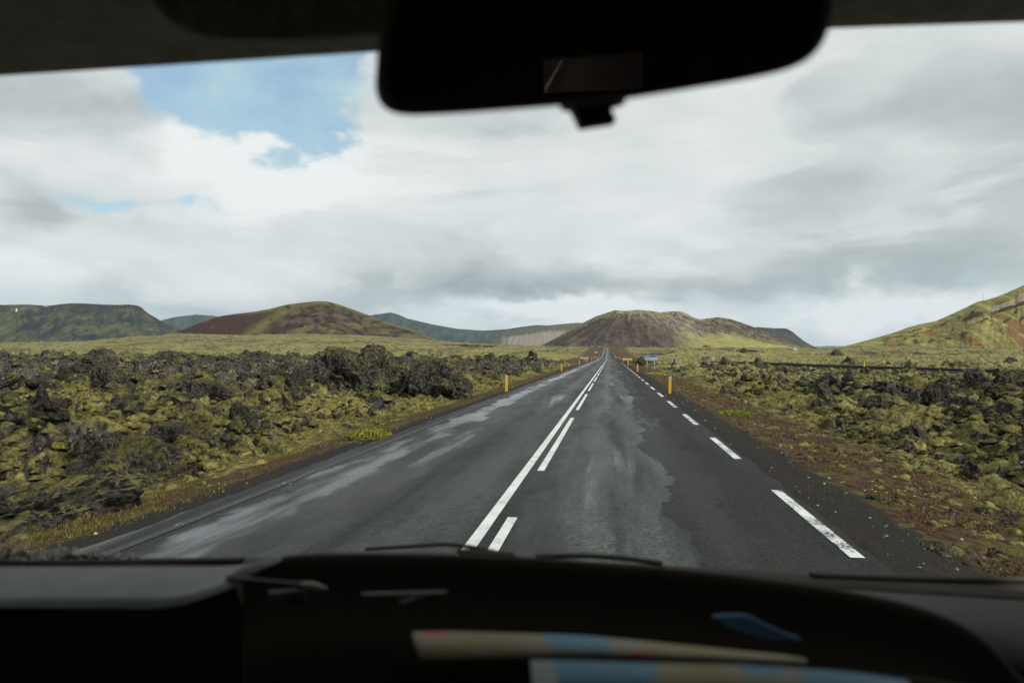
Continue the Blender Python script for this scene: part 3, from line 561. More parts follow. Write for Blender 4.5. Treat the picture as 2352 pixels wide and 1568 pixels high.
big = [ # px, py, Z, size, mesh, rz, stretch z, label
 (1055, 902, 31.0, .85, 0, .3, 1.35, 'tall leaning dark lava pillar at the right end of the craggy wall'),
 (990, 900, 32.0, 1.05, 6, 1.2, 1.15, 'lichen-spotted crag just left of the leaning lava pillar'),
 (935, 890, 33.5, 1.25, 5, 2.2, 1.15, 'broad high crag in the middle of the roadside lava wall'),
 (860, 885, 33.0, 1.3, 2, .5, .95, 'mossy-topped crag left of the middle of the roadside lava wall'),
 (770, 880, 33.0, 1.2, 6, 2.9, 1.10, 'wide dark crag with moss cap in the roadside lava wall'),
 (685, 885, 32.0, 1.1, 1, 4.2, 1.25, 'left end crag of the roadside lava wall'),
 (900, 905, 30.0, .55, 3, 3.2, .9, 'low round mossy rock at the foot of the roadside lava wall'),
 (755, 912, 29.0, .50, 0, .2, .9, 'small dark boulder before the roadside lava wall'),
 (835, 925, 26.5, .42, 5, .9, .9, 'knobbly boulder beside the left verge below the lava wall'),
 (305, 1075, 11.2, .72, 5, .4, 1.25, 'great grey lichened lava boulder nearest the left roadside'),
 (235, 1010, 13.5, .62, 0, 1.9, 1.2, 'dark lava boulder behind the great grey roadside boulder'),
 (395, 985, 14.5, .62, 6, 2.9, .8, 'grey lava boulder right of the great roadside boulder'),
 (95, 970, 15.0, .65, 3, .8, .9, 'moss-capped lava boulder at the left edge of the photo'),
 (40, 1130, 8.6, .95, 5, 2.1, .95, 'nearly black smooth boulder in the lower left corner'),
 (150, 1085, 10.2, .55, 1, 5.1, .9, 'mossy boulder between the black boulder and the grey boulder'),
 (560, 950, 18.5, .55, 4, 1.1, 1.1, 'upright dark rock standing in yellow moss left of the road'),
 (470, 900, 24.0, .80, 6, 3.4, .8, 'broad rock ridge in yellow moss left of the road'),
 (250, 860, 33.0, 1.0, 2, 2.5, .9, 'split dark rock far left in the yellow moss'),
 (350, 850, 36.0, 1.1, 0, .7, .85, 'jagged rock cluster beyond the split dark rock'),
 (2285, 900, 26.0, .7, 1, .5, .95, 'dark craggy rock bank at the right edge of the photo'),
 (2230, 868, 37.0, .85, 2, 3.0, .95, 'pointed crag above the rock bank at the right edge'),
 (2330, 1010, 15.5, .60, 0, 4.0, .85, 'large dark boulder low at the right edge of the photo'),
 (2330, 860, 40.0, 1.2, 6, 1.0, .9, 'dark crag on the skyline of the right lava field'),
 (2050, 872, 40.0, .9, 3, 1.4, .8, 'low lichened outcrop in the right moss field'),
 (1900, 880, 38.0, .75, 5, 1.9, .8, 'small lichened outcrop right of the verge in the moss field'),
 (1960, 850, 60.0, .6, 1, 2.5, .75, 'low dark outcrop before the side road'),
 (1672, 842, 84.0, 1.6, 5, .3, .9, 'dark mossy mound of rock under the grey sign'),
 (1590, 845, 84.0, 1.0, 1, 1.3, .7, 'lichened rock pile behind the blue sign'),
 (1558, 851, 76.0, .9, 0, 2.3, .8, 'grey lichened rocks right of the blue sign'),
 (1472, 833, 125.0, 1.1, 2, .9, .9, 'dark rock beside the yellow arrow sign'),
 (1920, 806, 300.0, 3.0, 2, .9, .7, 'lone dark rock on the moss plain right of the fish sign'),
 (1720, 803.5, 420.0, 4.2, 5, .9, .8, 'dark rock knoll on the far moss plain'),
]
for i, (px, py, Z, s, mi, rz, stz, lab) in enumerate(big):
    place_rock(px, py, Z, s, mi, rz, lab, GL, stretch=(1, 1, stz), tilt=(random.uniform(-.15, .15), random.uniform(-.15, .2)))
def scatter_rocks():
    n = 0; tries = 0
    zones = {'L': 0, 'R': 0}
    lab = {('L', 0): 'dark lava boulder in the near moss left of the road', ('L', 1): 'dark lava boulder in the middle of the left lava field', ('L', 2): 'dark lava boulder on the far skyline of the left field',
           ('R', 0): 'lava boulder in the near moss right of the road', ('R', 1): 'lava boulder in the middle of the right moss field', ('R', 2): 'lava boulder far off in the right moss field'}
    while n < 250 and tries < 6000:
        tries += 1
        left = random.random() < .66
        a = R(random.uniform(-46, -4)) if left else R(random.uniform(5, 29)); r = 9 * math.exp(random.random() * math.log(120 / 9.0))
        x = math.sin(a) * r; y = math.cos(a) * r
        if not left and x < 9: continue
        z, m = terrain(np.array([x]), np.array([y])); rk = float(m['rock'][0])
        if rk < random.uniform(.15, .75) or float(m['verge'][0]) > .25: continue
        s = random.uniform(.12, .36) * (1 + r / 60) * (1.0 if left else .75)
        k = 0 if r < 25 else (1 if r < 60 else 2)
        place_rock(0, 0, 0, s, random.randrange(7), random.uniform(0, 6.28), lab[('L' if left else 'R', k)], 'loose lava boulders ' + ('left' if left else 'right') + ' of the road', name='lava_boulder', tilt=(random.uniform(-.4, .4), random.uniform(-.4, .4)), stretch=(1, 1, random.uniform(.7, 1.35)), xy=(x, y), small=(r > 45 or s < .3))
        n += 1
scatter_rocks()
# ------------------------------------------------------------------ rubble and moss cushions too many to count (stuff)
def lump_shapes(n, sub, seed, rough, squash):
    out = []
    for k in range(n):
        bm = bmesh.new(); bmesh.ops.create_icosphere(bm, subdivisions=sub, radius=1.0); P = np.array([v.co[:] for v in bm.verts]); Fc = np.array([[v.index for v in f.verts] for f in bm.faces]); bm.free()
        r = 1 + rough * vn3(P * 1.4 + k * 3.1, seed + k) + rough * .7 * vn3(P * 3.1 + k, seed + 20 + k) + rough * .35 * vn3(P * 7 + k, seed + 40 + k)
        P = P * r[:, None]; P[:, 2] = np.where(P[:, 2] < -.45, -.45, P[:, 2]) * squash; out.append((P, Fc))
    return out
def merged(name, xs, ys, sz, shapes, mat, label, seed, tall=(.6, 1.2), sink=.26, smooth=True):
    r = np.random.default_rng(seed); z, m = terrain(xs, ys); V = []; Fq = []; A = {k: [] for k in ('rock', 'pale', 'mossy')}; b = 0; idx = r.integers(0, len(shapes), len(xs)); rt = r.uniform(0, 6.28, len(xs)); st = r.uniform(*tall, len(xs)); ex = r.uniform(.7, 1.35, len(xs)); mo = r.uniform(-.5, .35, len(xs))
    for k in range(len(xs)):
        P, Fc = shapes[idx[k]]; c, q = math.cos(rt[k]), math.sin(rt[k]); X = P[:, 0] * ex[k]; Y = P[:, 1]
        V.append(np.stack([xs[k] + sz[k] * (X * c - Y * q), ys[k] + sz[k] * (X * q + Y * c), z[k] + sz[k] * (P[:, 2] * st[k] - sink)], 1)); Fq.append(Fc + b); b += len(P)
        n = len(P); A['rock'].append(np.full(n, -.9)); A['pale'].append(np.full(n, m['pale'][k])); A['mossy'].append(np.full(n, mo[k]))
    o = mesh_np(name, np.vstack(V), np.vstack(Fq), mat, smooth, None, {k: np.concatenate(v) for k, v in A.items()}); tag(o, label, kind='stuff'); return o
def field_points(n, left, r0, r1, seed, thr, scale, dmin, rocky):
    r = np.random.default_rng(seed); a = np.radians(r.uniform(-47, -2, n) if left else r.uniform(3, 31, n)); rr = r0 * np.exp(r.random(n) * math.log(r1 / r0)); x = np.sin(a) * rr; y = np.cos(a) * rr
    xr = x - road_x(y); d = np.maximum(RL - xr, xr - RR); k = (d > dmin + r.random(n) * 1.5) & (side_dist(x, y)[0] > 6); x, y = x[k], y[k]; c = fbm2(x / scale, y / scale, 3, seed + 3) + .45 * fbm2(x / 12, y / 13, 2, seed % 7 + 140) * (1 if rocky else -1)
    if rocky: c = c + .45 * (terrain(x, y)[1]['rock'] - .35)
    k = c > thr; return x[k], y[k], np.hypot(x[k], y[k])
rg0 = np.random.default_rng(9)
SH_H = lump_shapes(10, 2, 300, .55, .66); SH_H3 = lump_shapes(6, 3, 330, .34, .72); SH_R = lump_shapes(8, 2, 400, .55, .85)
for left, side in ((True, 'left'), (False, 'right')):
    rg = np.random.default_rng(5 + left)
    x, y, r_ = field_points(8000, left, 6, 28, 601 + left, -.12, 1.6, 1.2 if left else 3.4, False); merged('moss_cushions', x, y, rg.uniform(.025, .13, len(x)) * (.6 + r_ / 20), SH_H, M_GROUND, 'round moss cushions crowding the near lava %s of the road' % side, 3)
    x, y, r_ = field_points(8000, left, 24, 120, 611 + left, -.05, 4.5, 2.5 if left else 6, False); merged('moss_cushions', x, y, rg.uniform(.06, .24, len(x)) * (.5 + r_ / 60), SH_H, M_GROUND, 'small moss cushions farther out %s of the road' % side, 4)
    x, y, r_ = field_points(16000, left, 6, 130, 621 + left, -.04, 2.4, 1.6 if left else 3.6, True); merged('lava_rubble', x, y, rg.uniform(.03, .15, len(x)) * (.6 + r_ / 34) * rg.choice([.6, 1, 2.0], len(x), p=[.5, .38, .12]), SH_R, M_LAVA, 'broken dark lava rubble poking through the moss %s of the road' % side, 5, (.6, 1.5), .1, False)
_r = np.random.default_rng(61); _y = 4 * np.exp(_r.random(4200) * math.log(15)); _d = .7 + 4.6 * _r.random(4200); _x = RR + _d; _k = fbm2(_x / 1.3, _y / 1.3, 3, 15) + .12 * (_d - 3) > .0
merged('verge_stones', _x[_k], _y[_k], _r.uniform(.02, .075, int(_k.sum())), SH_R, M_LAVA, 'fist-sized dark lava stones in the right verge', 6, (.6, 1.1), .2, False)
_y = 4 * np.exp(_r.random(1500) * math.log(15)); _d = 1.2 + 4 * _r.random(1500); _x = RR + _d; _k = fbm2(_x / 1.8, _y / 1.8, 3, 18) > .02
merged('verge_moss', _x[_k], _y[_k], _r.uniform(.03, .13, int(_k.sum())), SH_H, M_GROUND, 'small green moss tufts in the right verge', 7)
# ------------------------------------------------------------------ small plants, stones (stuff)
def tri_field(name, n, cand, mats, label, seed, kindf):
    r = np.random.default_rng(seed); V = []; C = []
    for k in range(n):
        c = cand(r)
        if c is None: continue
        kindf(r, c, V, C)
    V = np.array(V, np.float32); Fq = np.arange(len(V)).reshape(-1, 3)
    o = mesh_np(name, V, Fq, mats, False, None, None, dict(col=np.array(C, np.float32))); tag(o, label, kind='stuff'); return o
def plant_mat():
    t = MT('small_plants'); c = t.attr('col', True); m = t.fin(c, .85, 0, .1); return m
M_PLANT = plant_mat()
def blades(name, xs, ys, hs, pal, nb, wid, spread, label, seed):
    r = np.random.default_rng(seed); z = terrain(xs, ys)[0]; n = len(xs)
    V = np.zeros((n, nb, 3, 3)); a = r.uniform(0, 6.28, (n, nb)); off = r.normal(0, 1, (n, nb, 2)) * spread; h = hs[:, None] * r.uniform(.5, 1.15, (n, nb)); lean = r.normal(0, .35, (n, nb, 2)) * h[..., None]
    bx = xs[:, None] + off[..., 0]; by = ys[:, None] + off[..., 1]; dx = np.cos(a) * wid / 2; dy = np.sin(a) * wid / 2
    if np.ndim(wid): pass
    bz = np.broadcast_to((z - .02)[:, None], bx.shape)
    V[..., 0, :] = np.stack([bx - dx, by - dy, bz], -1); V[..., 1, :] = np.stack([bx + dx, by + dy, bz], -1); V[..., 2, :] = np.stack([bx + lean[..., 0], by + lean[..., 1], bz + h], -1)
    pi = r.integers(0, len(pal), n); c = np.array(pal)[pi][:, None, :] * r.uniform(.7, 1.3, (n, nb, 1)); C = np.repeat(c[:, :, None, :], 3, 2)
    o = mesh_np(name, V.reshape(-1, 3), np.arange(n * nb * 3).reshape(-1, 3), M_PLANT, False, None, None, dict(col=C.reshape(-1, 3))); tag(o, label, kind='stuff')
def verge_points(n, side, d0, d1, ymin, ymax, seed, clump=1.2, thr=0.0):
    r = np.random.default_rng(seed); y = ymin * np.exp(r.random(n) * math.log(ymax / ymin)); d = d0 + (d1 - d0) * r.random(n) ** 1.2
    x = road_x(y) + (RL - d if side < 0 else RR + d); k = fbm2(x / clump, y / clump, 3, seed) > thr; return x[k], y[k]
BROWN = [(.10, .055, .028), (.13, .075, .035), (.08, .036, .024), (.15, .11, .045), (.12, .04, .035)]; GRN = [(.11, .115, .028), (.08, .10, .02), (.15, .14, .045), (.05, .065, .015)]
x, y = verge_points(9000, -1, .55, 2.4, 4.0, 110, 1); blades('verge_heather', x, y, np.full(len(x), .045) * (1 + y / 60), BROWN[:4] + GRN, 7, .014, .12, 'low brown and red heather along the left verge', 2)
x, y = verge_points(15000, 1, 1.0, 5.5, 4.0, 110, 3, thr=.05); blades('verge_heather', x, y, np.full(len(x), .06) * (1 + y / 60), BROWN + GRN + [(.20, .09, .14)], 7, .014, .09, 'low brown and purple heather along the right verge', 4)
x, y = verge_points(1500, -1, .4, 2.2, 4.5, 70, 5, 2.0, .16); blades('grass_tufts', x, y, np.full(len(x), .07) * (1 + y / 50), [(.15, .13, .04), (.13, .11, .035), (.12, .125, .03)], 11, .012, .06, 'pale yellow grass tufts on the left verge', 6)
x, y = verge_points(900, 1, .8, 4.0, 4.5, 70, 7, 2.0, .14); blades('grass_tufts', x, y, np.full(len(x), .07) * (1 + y / 50), [(.16, .12, .05), (.13, .10, .04), (.12, .11, .03)], 11, .012, .06, 'pale yellow grass tufts on the right verge', 8)
def stones():
    r = np.random.default_rng(77); bm = bmesh.new(); n = 420
    y = 3.5 * np.exp(r.random(n) * math.log(45 / 3.5)); side = np.where(r.random(n) < .06, -1, 1); d = np.where(side < 0, r.uniform(.05, 1.0, n), r.uniform(.05, 4.0, n)); x = np.where(side < 0, RL - d, RR + d); z = terrain(x, y)[0]
    V = []; Fq = []; oc = np.array([(1, 0, 0), (-1, 0, 0), (0, 1, 0), (0, -1, 0), (0, 0, 1), (0, 0, -1)], float); of = [(0, 2, 4), (2, 1, 4), (1, 3, 4), (3, 0, 4), (2, 0, 5), (1, 2, 5), (3, 1, 5), (0, 3, 5)]
    for k in range(n):
        s = r.uniform(.006, .018) * (1 + y[k] / 30); p = oc * s * r.uniform(.6, 1.3, (6, 3)); b = len(V); V.extend((p + (x[k], y[k], z[k] + s * .3)).tolist()); Fq.extend([(a + b, c + b, e + b) for a, c, e in of])
    o = mesh_np('roadside_pebbles', np.array(V), np.array(Fq), simple('pale_pebble', (.20, .19, .17), .9, var=.4, sc=3), False); tag(o, 'pale pebbles scattered on the black gravel shoulders', kind='stuff')
stones()
def cushion(px, py, Z, w, h, col, label, seed):
    p = at(px, py, Z); r = np.random.default_rng(seed); g = ground_at(p.x, p.y); n = 2600; a = r.uniform(0, 6.28, n); e = np.arccos(r.random(n)); P = np.stack([np.sin(e) * np.cos(a) * w / 2, np.sin(e) * np.sin(a) * w / 2, np.cos(e) * h], 1)
    P *= (1 + .22 * fbm2(P[:, 0] / w * 5 + 3, P[:, 1] / w * 5, 3, seed))[:, None]; d = r.normal(0, 1, (n, 3)) * .03; d2 = r.normal(0, 1, (n, 3)) * .03
    V = np.stack([P, P + d, P + d2 * (1, 1, 1.6)], 1); C = np.repeat((np.array(col) * r.uniform(.6, 1.25, (n, 1)))[:, None, :], 3, 1)
    o = mesh_np('moss_cushion', V.reshape(-1, 3), np.arange(n * 3).reshape(-1, 3), M_PLANT, False, None, None, dict(col=C.reshape(-1, 3))); o.location = (p.x, p.y, g); tag(o, label, 'plant', 'bright plant cushions on the verges')
cushion(1690, 937, 22.5, 1.0, .13, (.20, .23, .04), 'bright lime plant cushion right of the yellow post', 1)
cushion(850, 990, 15.5, .95, .13, (.18, .18, .035), 'bright yellow-green cushion beside the left gravel edge', 2)
cushion(1505, 848, 66, 2.2, .25, (.30, .32, .06), 'thin lime plant strip at the foot of the blue sign', 3)
def flowers(px, py, Z, n, col, label, seed, spread=.45):
    p = at(px, py, Z); r = np.random.default_rng(seed); root = None; V = []; C = []
    xs = p.x + r.normal(0, spread, n); ys = p.y + r.normal(0, spread, n); zs = terrain(xs, ys)[0]
    for k in range(n):
        c = np.array([xs[k], ys[k], zs[k] + r.uniform(.08, .2)]); V += [(c[0] - .004, c[1], zs[k]), (c[0] + .004, c[1], zs[k]), tuple(c)]; C += [(.08, .12, .03)] * 3
        for j in range(5):
            a = j * 1.2566; b = a + 1.1; V += [tuple(c), tuple(c + (.017 * math.cos(a), .017 * math.sin(a), .012)), tuple(c + (.017 * math.cos(b), .017 * math.sin(b), .012))]; C += [col] * 3
    o = mesh_np('wild_flowers', np.array(V), np.arange(len(V)).reshape(-1, 3), M_PLANT, False, None, None, dict(col=np.array(C, np.float32))); tag(o, label, kind='stuff')
flowers(530, 1130, 9.2, 12, (.38, .44, .18), 'pale yellow flowers at the left verge near the van', 3)
flowers(750, 1022, 13.2, 12, (.38, .44, .18), 'pale yellow flowers farther along the left verge', 4)
flowers(1985, 1110, 9.5, 18, (.55, .60, .25), 'pale yellow flowers on the right verge', 5)
flowers(1660, 915, 25, 16, (.65, .65, .40), 'cream flowers beyond the right yellow post', 6, .5)
# ------------------------------------------------------------------ guide posts
def post(name='guide_post', left=False, hgt=.80, w=.13):
    root = empty(name, (0, 0, 0))
    bm = bmesh.new(); prism(bm, [(-w / 2, -.15), (w / 2, -.15), (w / 2, hgt + (.0 if left else .045)), (-w / 2, hgt + (.045 if left else 0))], -.018, .018); o = bobj('post_body', bm, M_YEL, root)
    bm = bmesh.new(); sl = -.045 if left else .045; a, b = (hgt + .045, hgt) if left else (hgt, hgt + .045); c = hgt - (.05 if left else .13)
    prism(bm, [(-w / 2 - .002, c), (w / 2 + .002, c + (0 if left else .02)), (w / 2 + .002, b + .003), (-w / 2 - .002, a + .003)], -.021, .021); bobj('reflector', bm, M_REFL, root)
    if left: bm = bmesh.new(); box(bm, (0, 0, hgt - .175), (w + .004, .042, .055)); bobj('reflector', bm, M_REFL, root)
    return root
def copy_tree(o, parent=None):
    c = o.copy(); COL.objects.link(c)
    if parent is not None: c.parent = parent; c.matrix_parent_inverse = o.matrix_parent_inverse.copy()
    for ch in list(o.children): copy_tree(ch, c)
    return c
pL, pR = post(left=True), post(left=False)
ORD = ['nearest', 'second', 'third', 'fourth', 'fifth', 'sixth', 'seventh', 'eighth']
for side, proto, z0, lat in ((-1, pL, 34.0, -5.25), (1, pR, 33.6, 2.78)):
    for k in range(23):
        y = z0 + 40.2 * k
        o = proto if k == 0 else copy_tree(proto)
        xx = float(road_x(y)) + lat + random.uniform(-.06, .06) - (.25 if side < 0 and k > 2 else 0)
        o.location = (xx, y, ground_at(xx, y)); o.rotation_euler = (random.uniform(-.03, .03), random.uniform(-.045, .045), random.uniform(-.15, .15))
        sd_ = 'left' if side < 0 else 'right'
        lab = ('%s yellow guide post on the %s verge of the road' % (ORD[k], sd_)) if k < 8 else 'tiny yellow guide post far up the %s verge' % sd_
        tag(o, lab, 'guide post', 'yellow guide posts along the %s verge' % sd_)
for j, (px, py, Z, lab) in enumerate([(1702.6, 831, 141, 'yellow guide post on the side road bend'), (1984.6, 840.5, 95, 'yellow guide post standing alone before the side road'), (1880, 838, 106, 'yellow guide post half hidden along the side road')][:2]):
    o = copy_tree(pR); p = at(px, py, Z); gz = ground_at(p.x, p.y); o.location = (p.x, p.y, gz); o.rotation_euler = (0, .04, .4); tag(o, lab, 'guide post', 'yellow guide posts along the side road')
# ------------------------------------------------------------------ signs
def text(body, size, x, z, y, mat, parent, name='lettering', bold=.0):
    cu = bpy.data.curves.new(name, 'FONT'); cu.body = body; cu.size = size; cu.extrude = .002; cu.offset = bold; cu.align_x = 'LEFT'; cu.align_y = 'CENTER'
    o = bpy.data.objects.new(name, cu); COL.objects.link(o); bpy.context.view_layer.update()
    me = bpy.data.meshes.new_from_object(o.evaluated_get(bpy.context.evaluated_depsgraph_get())); bpy.data.objects.remove(o)
    me.materials.clear(); me.materials.append(mat); n = bpy.data.objects.new(name, me); link(n, parent); n.location = (x, y, z); n.rotation_euler = (R(90), 0, 0); return n
def face(loc): return math.atan2(loc.x, -loc.y) * 0   # boards face back along the road
def sign_base(name, px, py, Z, label, group=None, rz=0.0, cat='road sign'):
    p = at(px, py, Z); g = ground_at(p.x, p.y); o = empty(name, (p.x, p.y, g), rz); tag(o, label, cat, group); return o, (H + (HOR - py) / F * Z) - g
def poles(root, xs, top, r=.035, mat=None, y=.05):
    for x_ in xs: bm = bmesh.new(); cyl(bm, (x_, y, -.4), (x_, y, top), r, r, 10); bobj('pole', bm, mat or M_STEEL, root, True)
# blue destination sign
Z = 69.0; rt, dz = sign_base('direction_sign', 1495.5, 854.5, Z, 'blue and white direction sign on two grey poles')
s = Z / F; W = 29.4 * s; zt = (854.5 - 815.2) * s + dz; zm = (854.5 - 820.7) * s + dz; zb = (854.5 - 826.4) * s + dz; bm = bmesh.new()
prism(bm, rrect(-W / 2, zm + .005, W / 2, zt, .05), -.012, .012); bobj('upper_board', bm, M_WHITE, rt)
bm = bmesh.new(); prism(bm, rrect(-W / 2, zb, W / 2, zm - .005, .05), -.012, .012); bobj('lower_board', bm, M_WHITE, rt)
bm = bmesh.new(); prism(bm, rrect(-W / 2 + .02, zm + .022, W / 2 - .02, zt - .018, .03), -.018, -.013); bobj('blue_field', bm, M_BLUE, rt)
bm = bmesh.new(); prism(bm, rrect(-W / 2 + .035, zb + .04, W / 2 - .035, zm - .04, .02), -.018, -.013); bobj('blue_field', bm, M_BLUE, rt)
zc = (zm + zt) / 2; text('Bjarnarhöfn', .10, -W / 2 + .06, zc, -.022, M_WHITE, rt, bold=.004); text('4', .10, W / 2 - .34, zc, -.022, M_WHITE, rt, bold=.004)
bm = bmesh.new(); ax = W / 2 - .20; prism(bm, [(ax, zc - .06), (ax + .02, zc - .06), (ax + .02, zc + .005), (ax + .07, zc + .012), (ax + .07, zc - .012), (ax + .125, zc + .022), (ax + .07, zc + .056), (ax + .07, zc + .034), (ax + .01, zc + .026), (ax, zc)], -.024, -.019); bobj('arrow', bm, M_WHITE, rt)
pit = (W - .12) / 7
for k in range(7):
    x0 = -W / 2 + .06 + k * pit; bm = bmesh.new(); z0, z1 = zb + .055, zm - .055; box(bm, (x0 + pit / 2, -.021, (z0 + z1) / 2), (pit - .025, .004, z1 - z0)); q = bobj('symbol_panel', bm, M_WHITE, rt)
    if k < 4:
        bm = bmesh.new(); cx, cz = x0 + pit / 2, (z0 + z1) / 2
        if k == 0: prism(bm, [(cx - .05, cz + .02), (cx - .03, cz + .01), (cx + .04, cz - .04), (cx + .03, cz - .055), (cx - .02, cz - .04)], -.027, -.0245)
        elif k == 1: box(bm, (cx, -.026, cz - .005), (.05, .003, .05)); box(bm, (cx, -.0262, cz + .045), (.02, .003, .03))
        elif k == 2: prism(bm, [(cx - .045, cz - .02), (cx + .0, cz - .03), (cx + .045, cz + .02), (cx + .03, cz + .03), (cx - .005, cz)], -.027, -.0245)
        else: box(bm, (cx, -.026, cz - .01), (.026, .003, .09)); box(bm, (cx, -.0262, cz + .05), (.018, .003, .02))
        bobj('pictogram', bm, M_BLACK, q)
poles(rt, (-W / 2 + .18 * W, W / 2 - .25 * W), zt - .05, .032)
# yellow arrow sign at the junction
Z = 143.0; rt, dz = sign_base('arrow_sign', 1442, 832, Z, 'long yellow arrow sign pointing right at the junction'); s = Z / F; W = 22.4 * s; zb = (832 - 826.4) * s + dz; zt = (832 - 822.6) * s + dz; zc = (zb + zt) / 2; hh = (zt - zb) / 2
bm = bmesh.new(); prism(bm, rrect(-W / 2, zb, -W / 2 + .52, zt, .02), -.012, .012); bobj('number_panel', bm, M_WHITE, rt)
bm = bmesh.new(); prism(bm, [(-W / 2 + .525, zb), (W / 2 - .22, zb), (W / 2 - .05, zc), (W / 2 - .22, zt), (-W / 2 + .525, zt)], -.014, .012); bobj('yellow_panel', bm, M_SIGNYEL, rt)
bm = bmesh.new(); prism(bm, [(W / 2 - .21, zb), (W / 2 - .10, zb), (W / 2, zb + .02), (W / 2, zt - .02), (W / 2 - .10, zt), (W / 2 - .21, zt), (W / 2 - .04, zc)], -.010, .010); bobj('arrow_tip', bm, M_BLACK, rt)
text('577', .20, -W / 2 + .07, zc, -.016, M_BLUE, rt); text('Bjarnarhafnarvegur', .135, -W / 2 + .58, zc, -.018, simple('brown_lettering', (.22, .12, .01), .5), rt)
poles(rt, (.15, .68), zt - .04, .03)
# backs of signs on the left
for px, py, Z, w, yt, yb, lab in ((1342.5, 828.3, 181, 19.2, 820.2, 823.6, 'wide pale sign seen from behind left of the road'), (1369, 812.5, 470, 7.0, 807.4, 810.2, 'small pale sign seen from behind farther up the left verge')):
    rt, dz = sign_base('sign_back', px, py, Z, lab, 'signs seen from behind'); s = Z / F; W = w * s; bm = bmesh.new(); box(bm, (0, 0, (py - (yt + yb) / 2) * s + dz), (W, .025, (yb - yt) * s)); bobj('board', bm, M_SIGNBACK, rt)
    poles(rt, (0, W / 2 - .1), (py - yt) * s + dz - .03, .045, y=-.05)
# poster frame, orange marker, small signs, chevrons
Z = 135.0; s = Z / F; rt, dz = sign_base('poster_board', 1549.1, 831, Z, 'white framed dark red poster board in the moss', cat='notice board'); w = 7.2 * s; h = 9.7 * s; b0 = dz + .05; fr = .075
bm = bmesh.new(); box(bm, (0, .012, b0 + h / 2), (w - .02, .02, h - .02)); bobj('poster', bm, M_BLACK, rt)
bm = bmesh.new(); box(bm, (-w / 2 + fr / 2, 0, b0 + h / 2), (fr, .05, h)); box(bm, (w / 2 - fr / 2, 0, b0 + h / 2), (fr, .05, h)); box(bm, (0, 0, b0 + h - fr / 2), (w - 2 * fr, .046, fr)); box(bm, (0, 0, b0 + fr / 2), (w - 2 * fr, .046, fr)); bobj('frame', bm, M_WHITE, rt)
bm = bmesh.new(); box(bm, (0, -.004, b0 + h * .28), (w * .55, .01, h * .2)); bobj('red_print', bm, M_RED, rt); bm = bmesh.new(); box(bm, (.01, -.004, b0 + h * .53), (w * .22, .01, h * .08)); box(bm, (0, -.004, b0 + h * .74), (w * .42, .01, h * .10)); bobj('white_print', bm, M_REFL, rt); poles(rt, (-w / 4, w / 4), b0 + .1, .02)
Z = 190.0; s = Z / F; rt, dz = sign_base('marker_sign', 1557.7, 826, Z, 'small orange marker on a thin pole by the junction'); bm = bmesh.new(); box(bm, (0, 0, 9 * s + dz), (2.6 * s, .03, 2.8 * s), bev=.01); bobj('board', bm, M_ORANGE, rt); poles(rt, (0,), 9.5 * s + dz, .035)
Z = 148.0; s = Z / F; rt, dz = sign_base('small_sign', 1638.2, 828.5, Z, 'narrow white sign with green print beside the fish sculpture'); bm = bmesh.new(); box(bm, (0, 0, dz + 5.2 * s), (3.1 * s, .03, 8.4 * s), bev=.01); bobj('board', bm, M_WHITE, rt); bm = bmesh.new(); prism(bm, [(-.08, dz + 4 * s), (.06, dz + 4 * s), (-.02, dz + 7 * s)], -.024, -.017); bobj('print', bm, M_GREEN, rt); poles(rt, (0,), dz + 5 * s, .025)
Z = 140.0; s = Z / F; rt, dz = sign_base('info_board', 1662.2, 828.5, Z, 'upright grey board seen from behind on a braced frame', cat='info board'); bm = bmesh.new(); box(bm, (0, 0, dz + 8.0 * s), (6.4 * s, .03, 12.6 * s)); bobj('board', bm, M_SIGNBACK, rt)
bm = bmesh.new(); box(bm, (-3.2 * s, -.03, dz + 7.2 * s), (.07, .05, 14.4 * s)); box(bm, (3.2 * s, -.03, dz + 7.2 * s), (.05, .05, 14.4 * s)); box(bm, (0, -.03, dz + 8 * s), (6.3 * s, .035, .05)); box(bm, (0, -.03, dz + 14.2 * s), (6.3 * s, .035, .05)); bobj('frame', bm, M_WHITE, rt)
bm = bmesh.new(); cyl(bm, (3.4 * s, -.03, dz + 8 * s), (13 * s, .2, dz + .1), .02); bobj('brace', bm, M_STEEL, rt, True)
for px, py, Z, sz, lab in ((1651, 828, 165, 2.8, 'small yellow chevron sign beside the grey info board'), (1716.6, 829, 160, 3.0, 'small yellow chevron sign behind the side road bend'), (1783.5, 831, 135, 3.4, 'small yellow chevron sign farthest right along the side road')):
    rt, dz = sign_base('chevron_sign', px, py, Z, lab, 'yellow chevron signs along the side road'); s = Z / F; c = 5 * s + dz; q = sz * s / 2; bm = bmesh.new(); box(bm, (0, 0, c), (2 * q, .03, 2 * q * 1.15)); bobj('board', bm, M_BLACK, rt)
    bm = bmesh.new(); prism(bm, [(q * .9, c + q), (q * .2, c + q), (-q * .7, c), (q * .2, c - q), (q * .9, c - q), (q * .1, c)], -.022, -.017); bobj('chevron', bm, M_SIGNYEL, rt); poles(rt, (0,), c, .03)
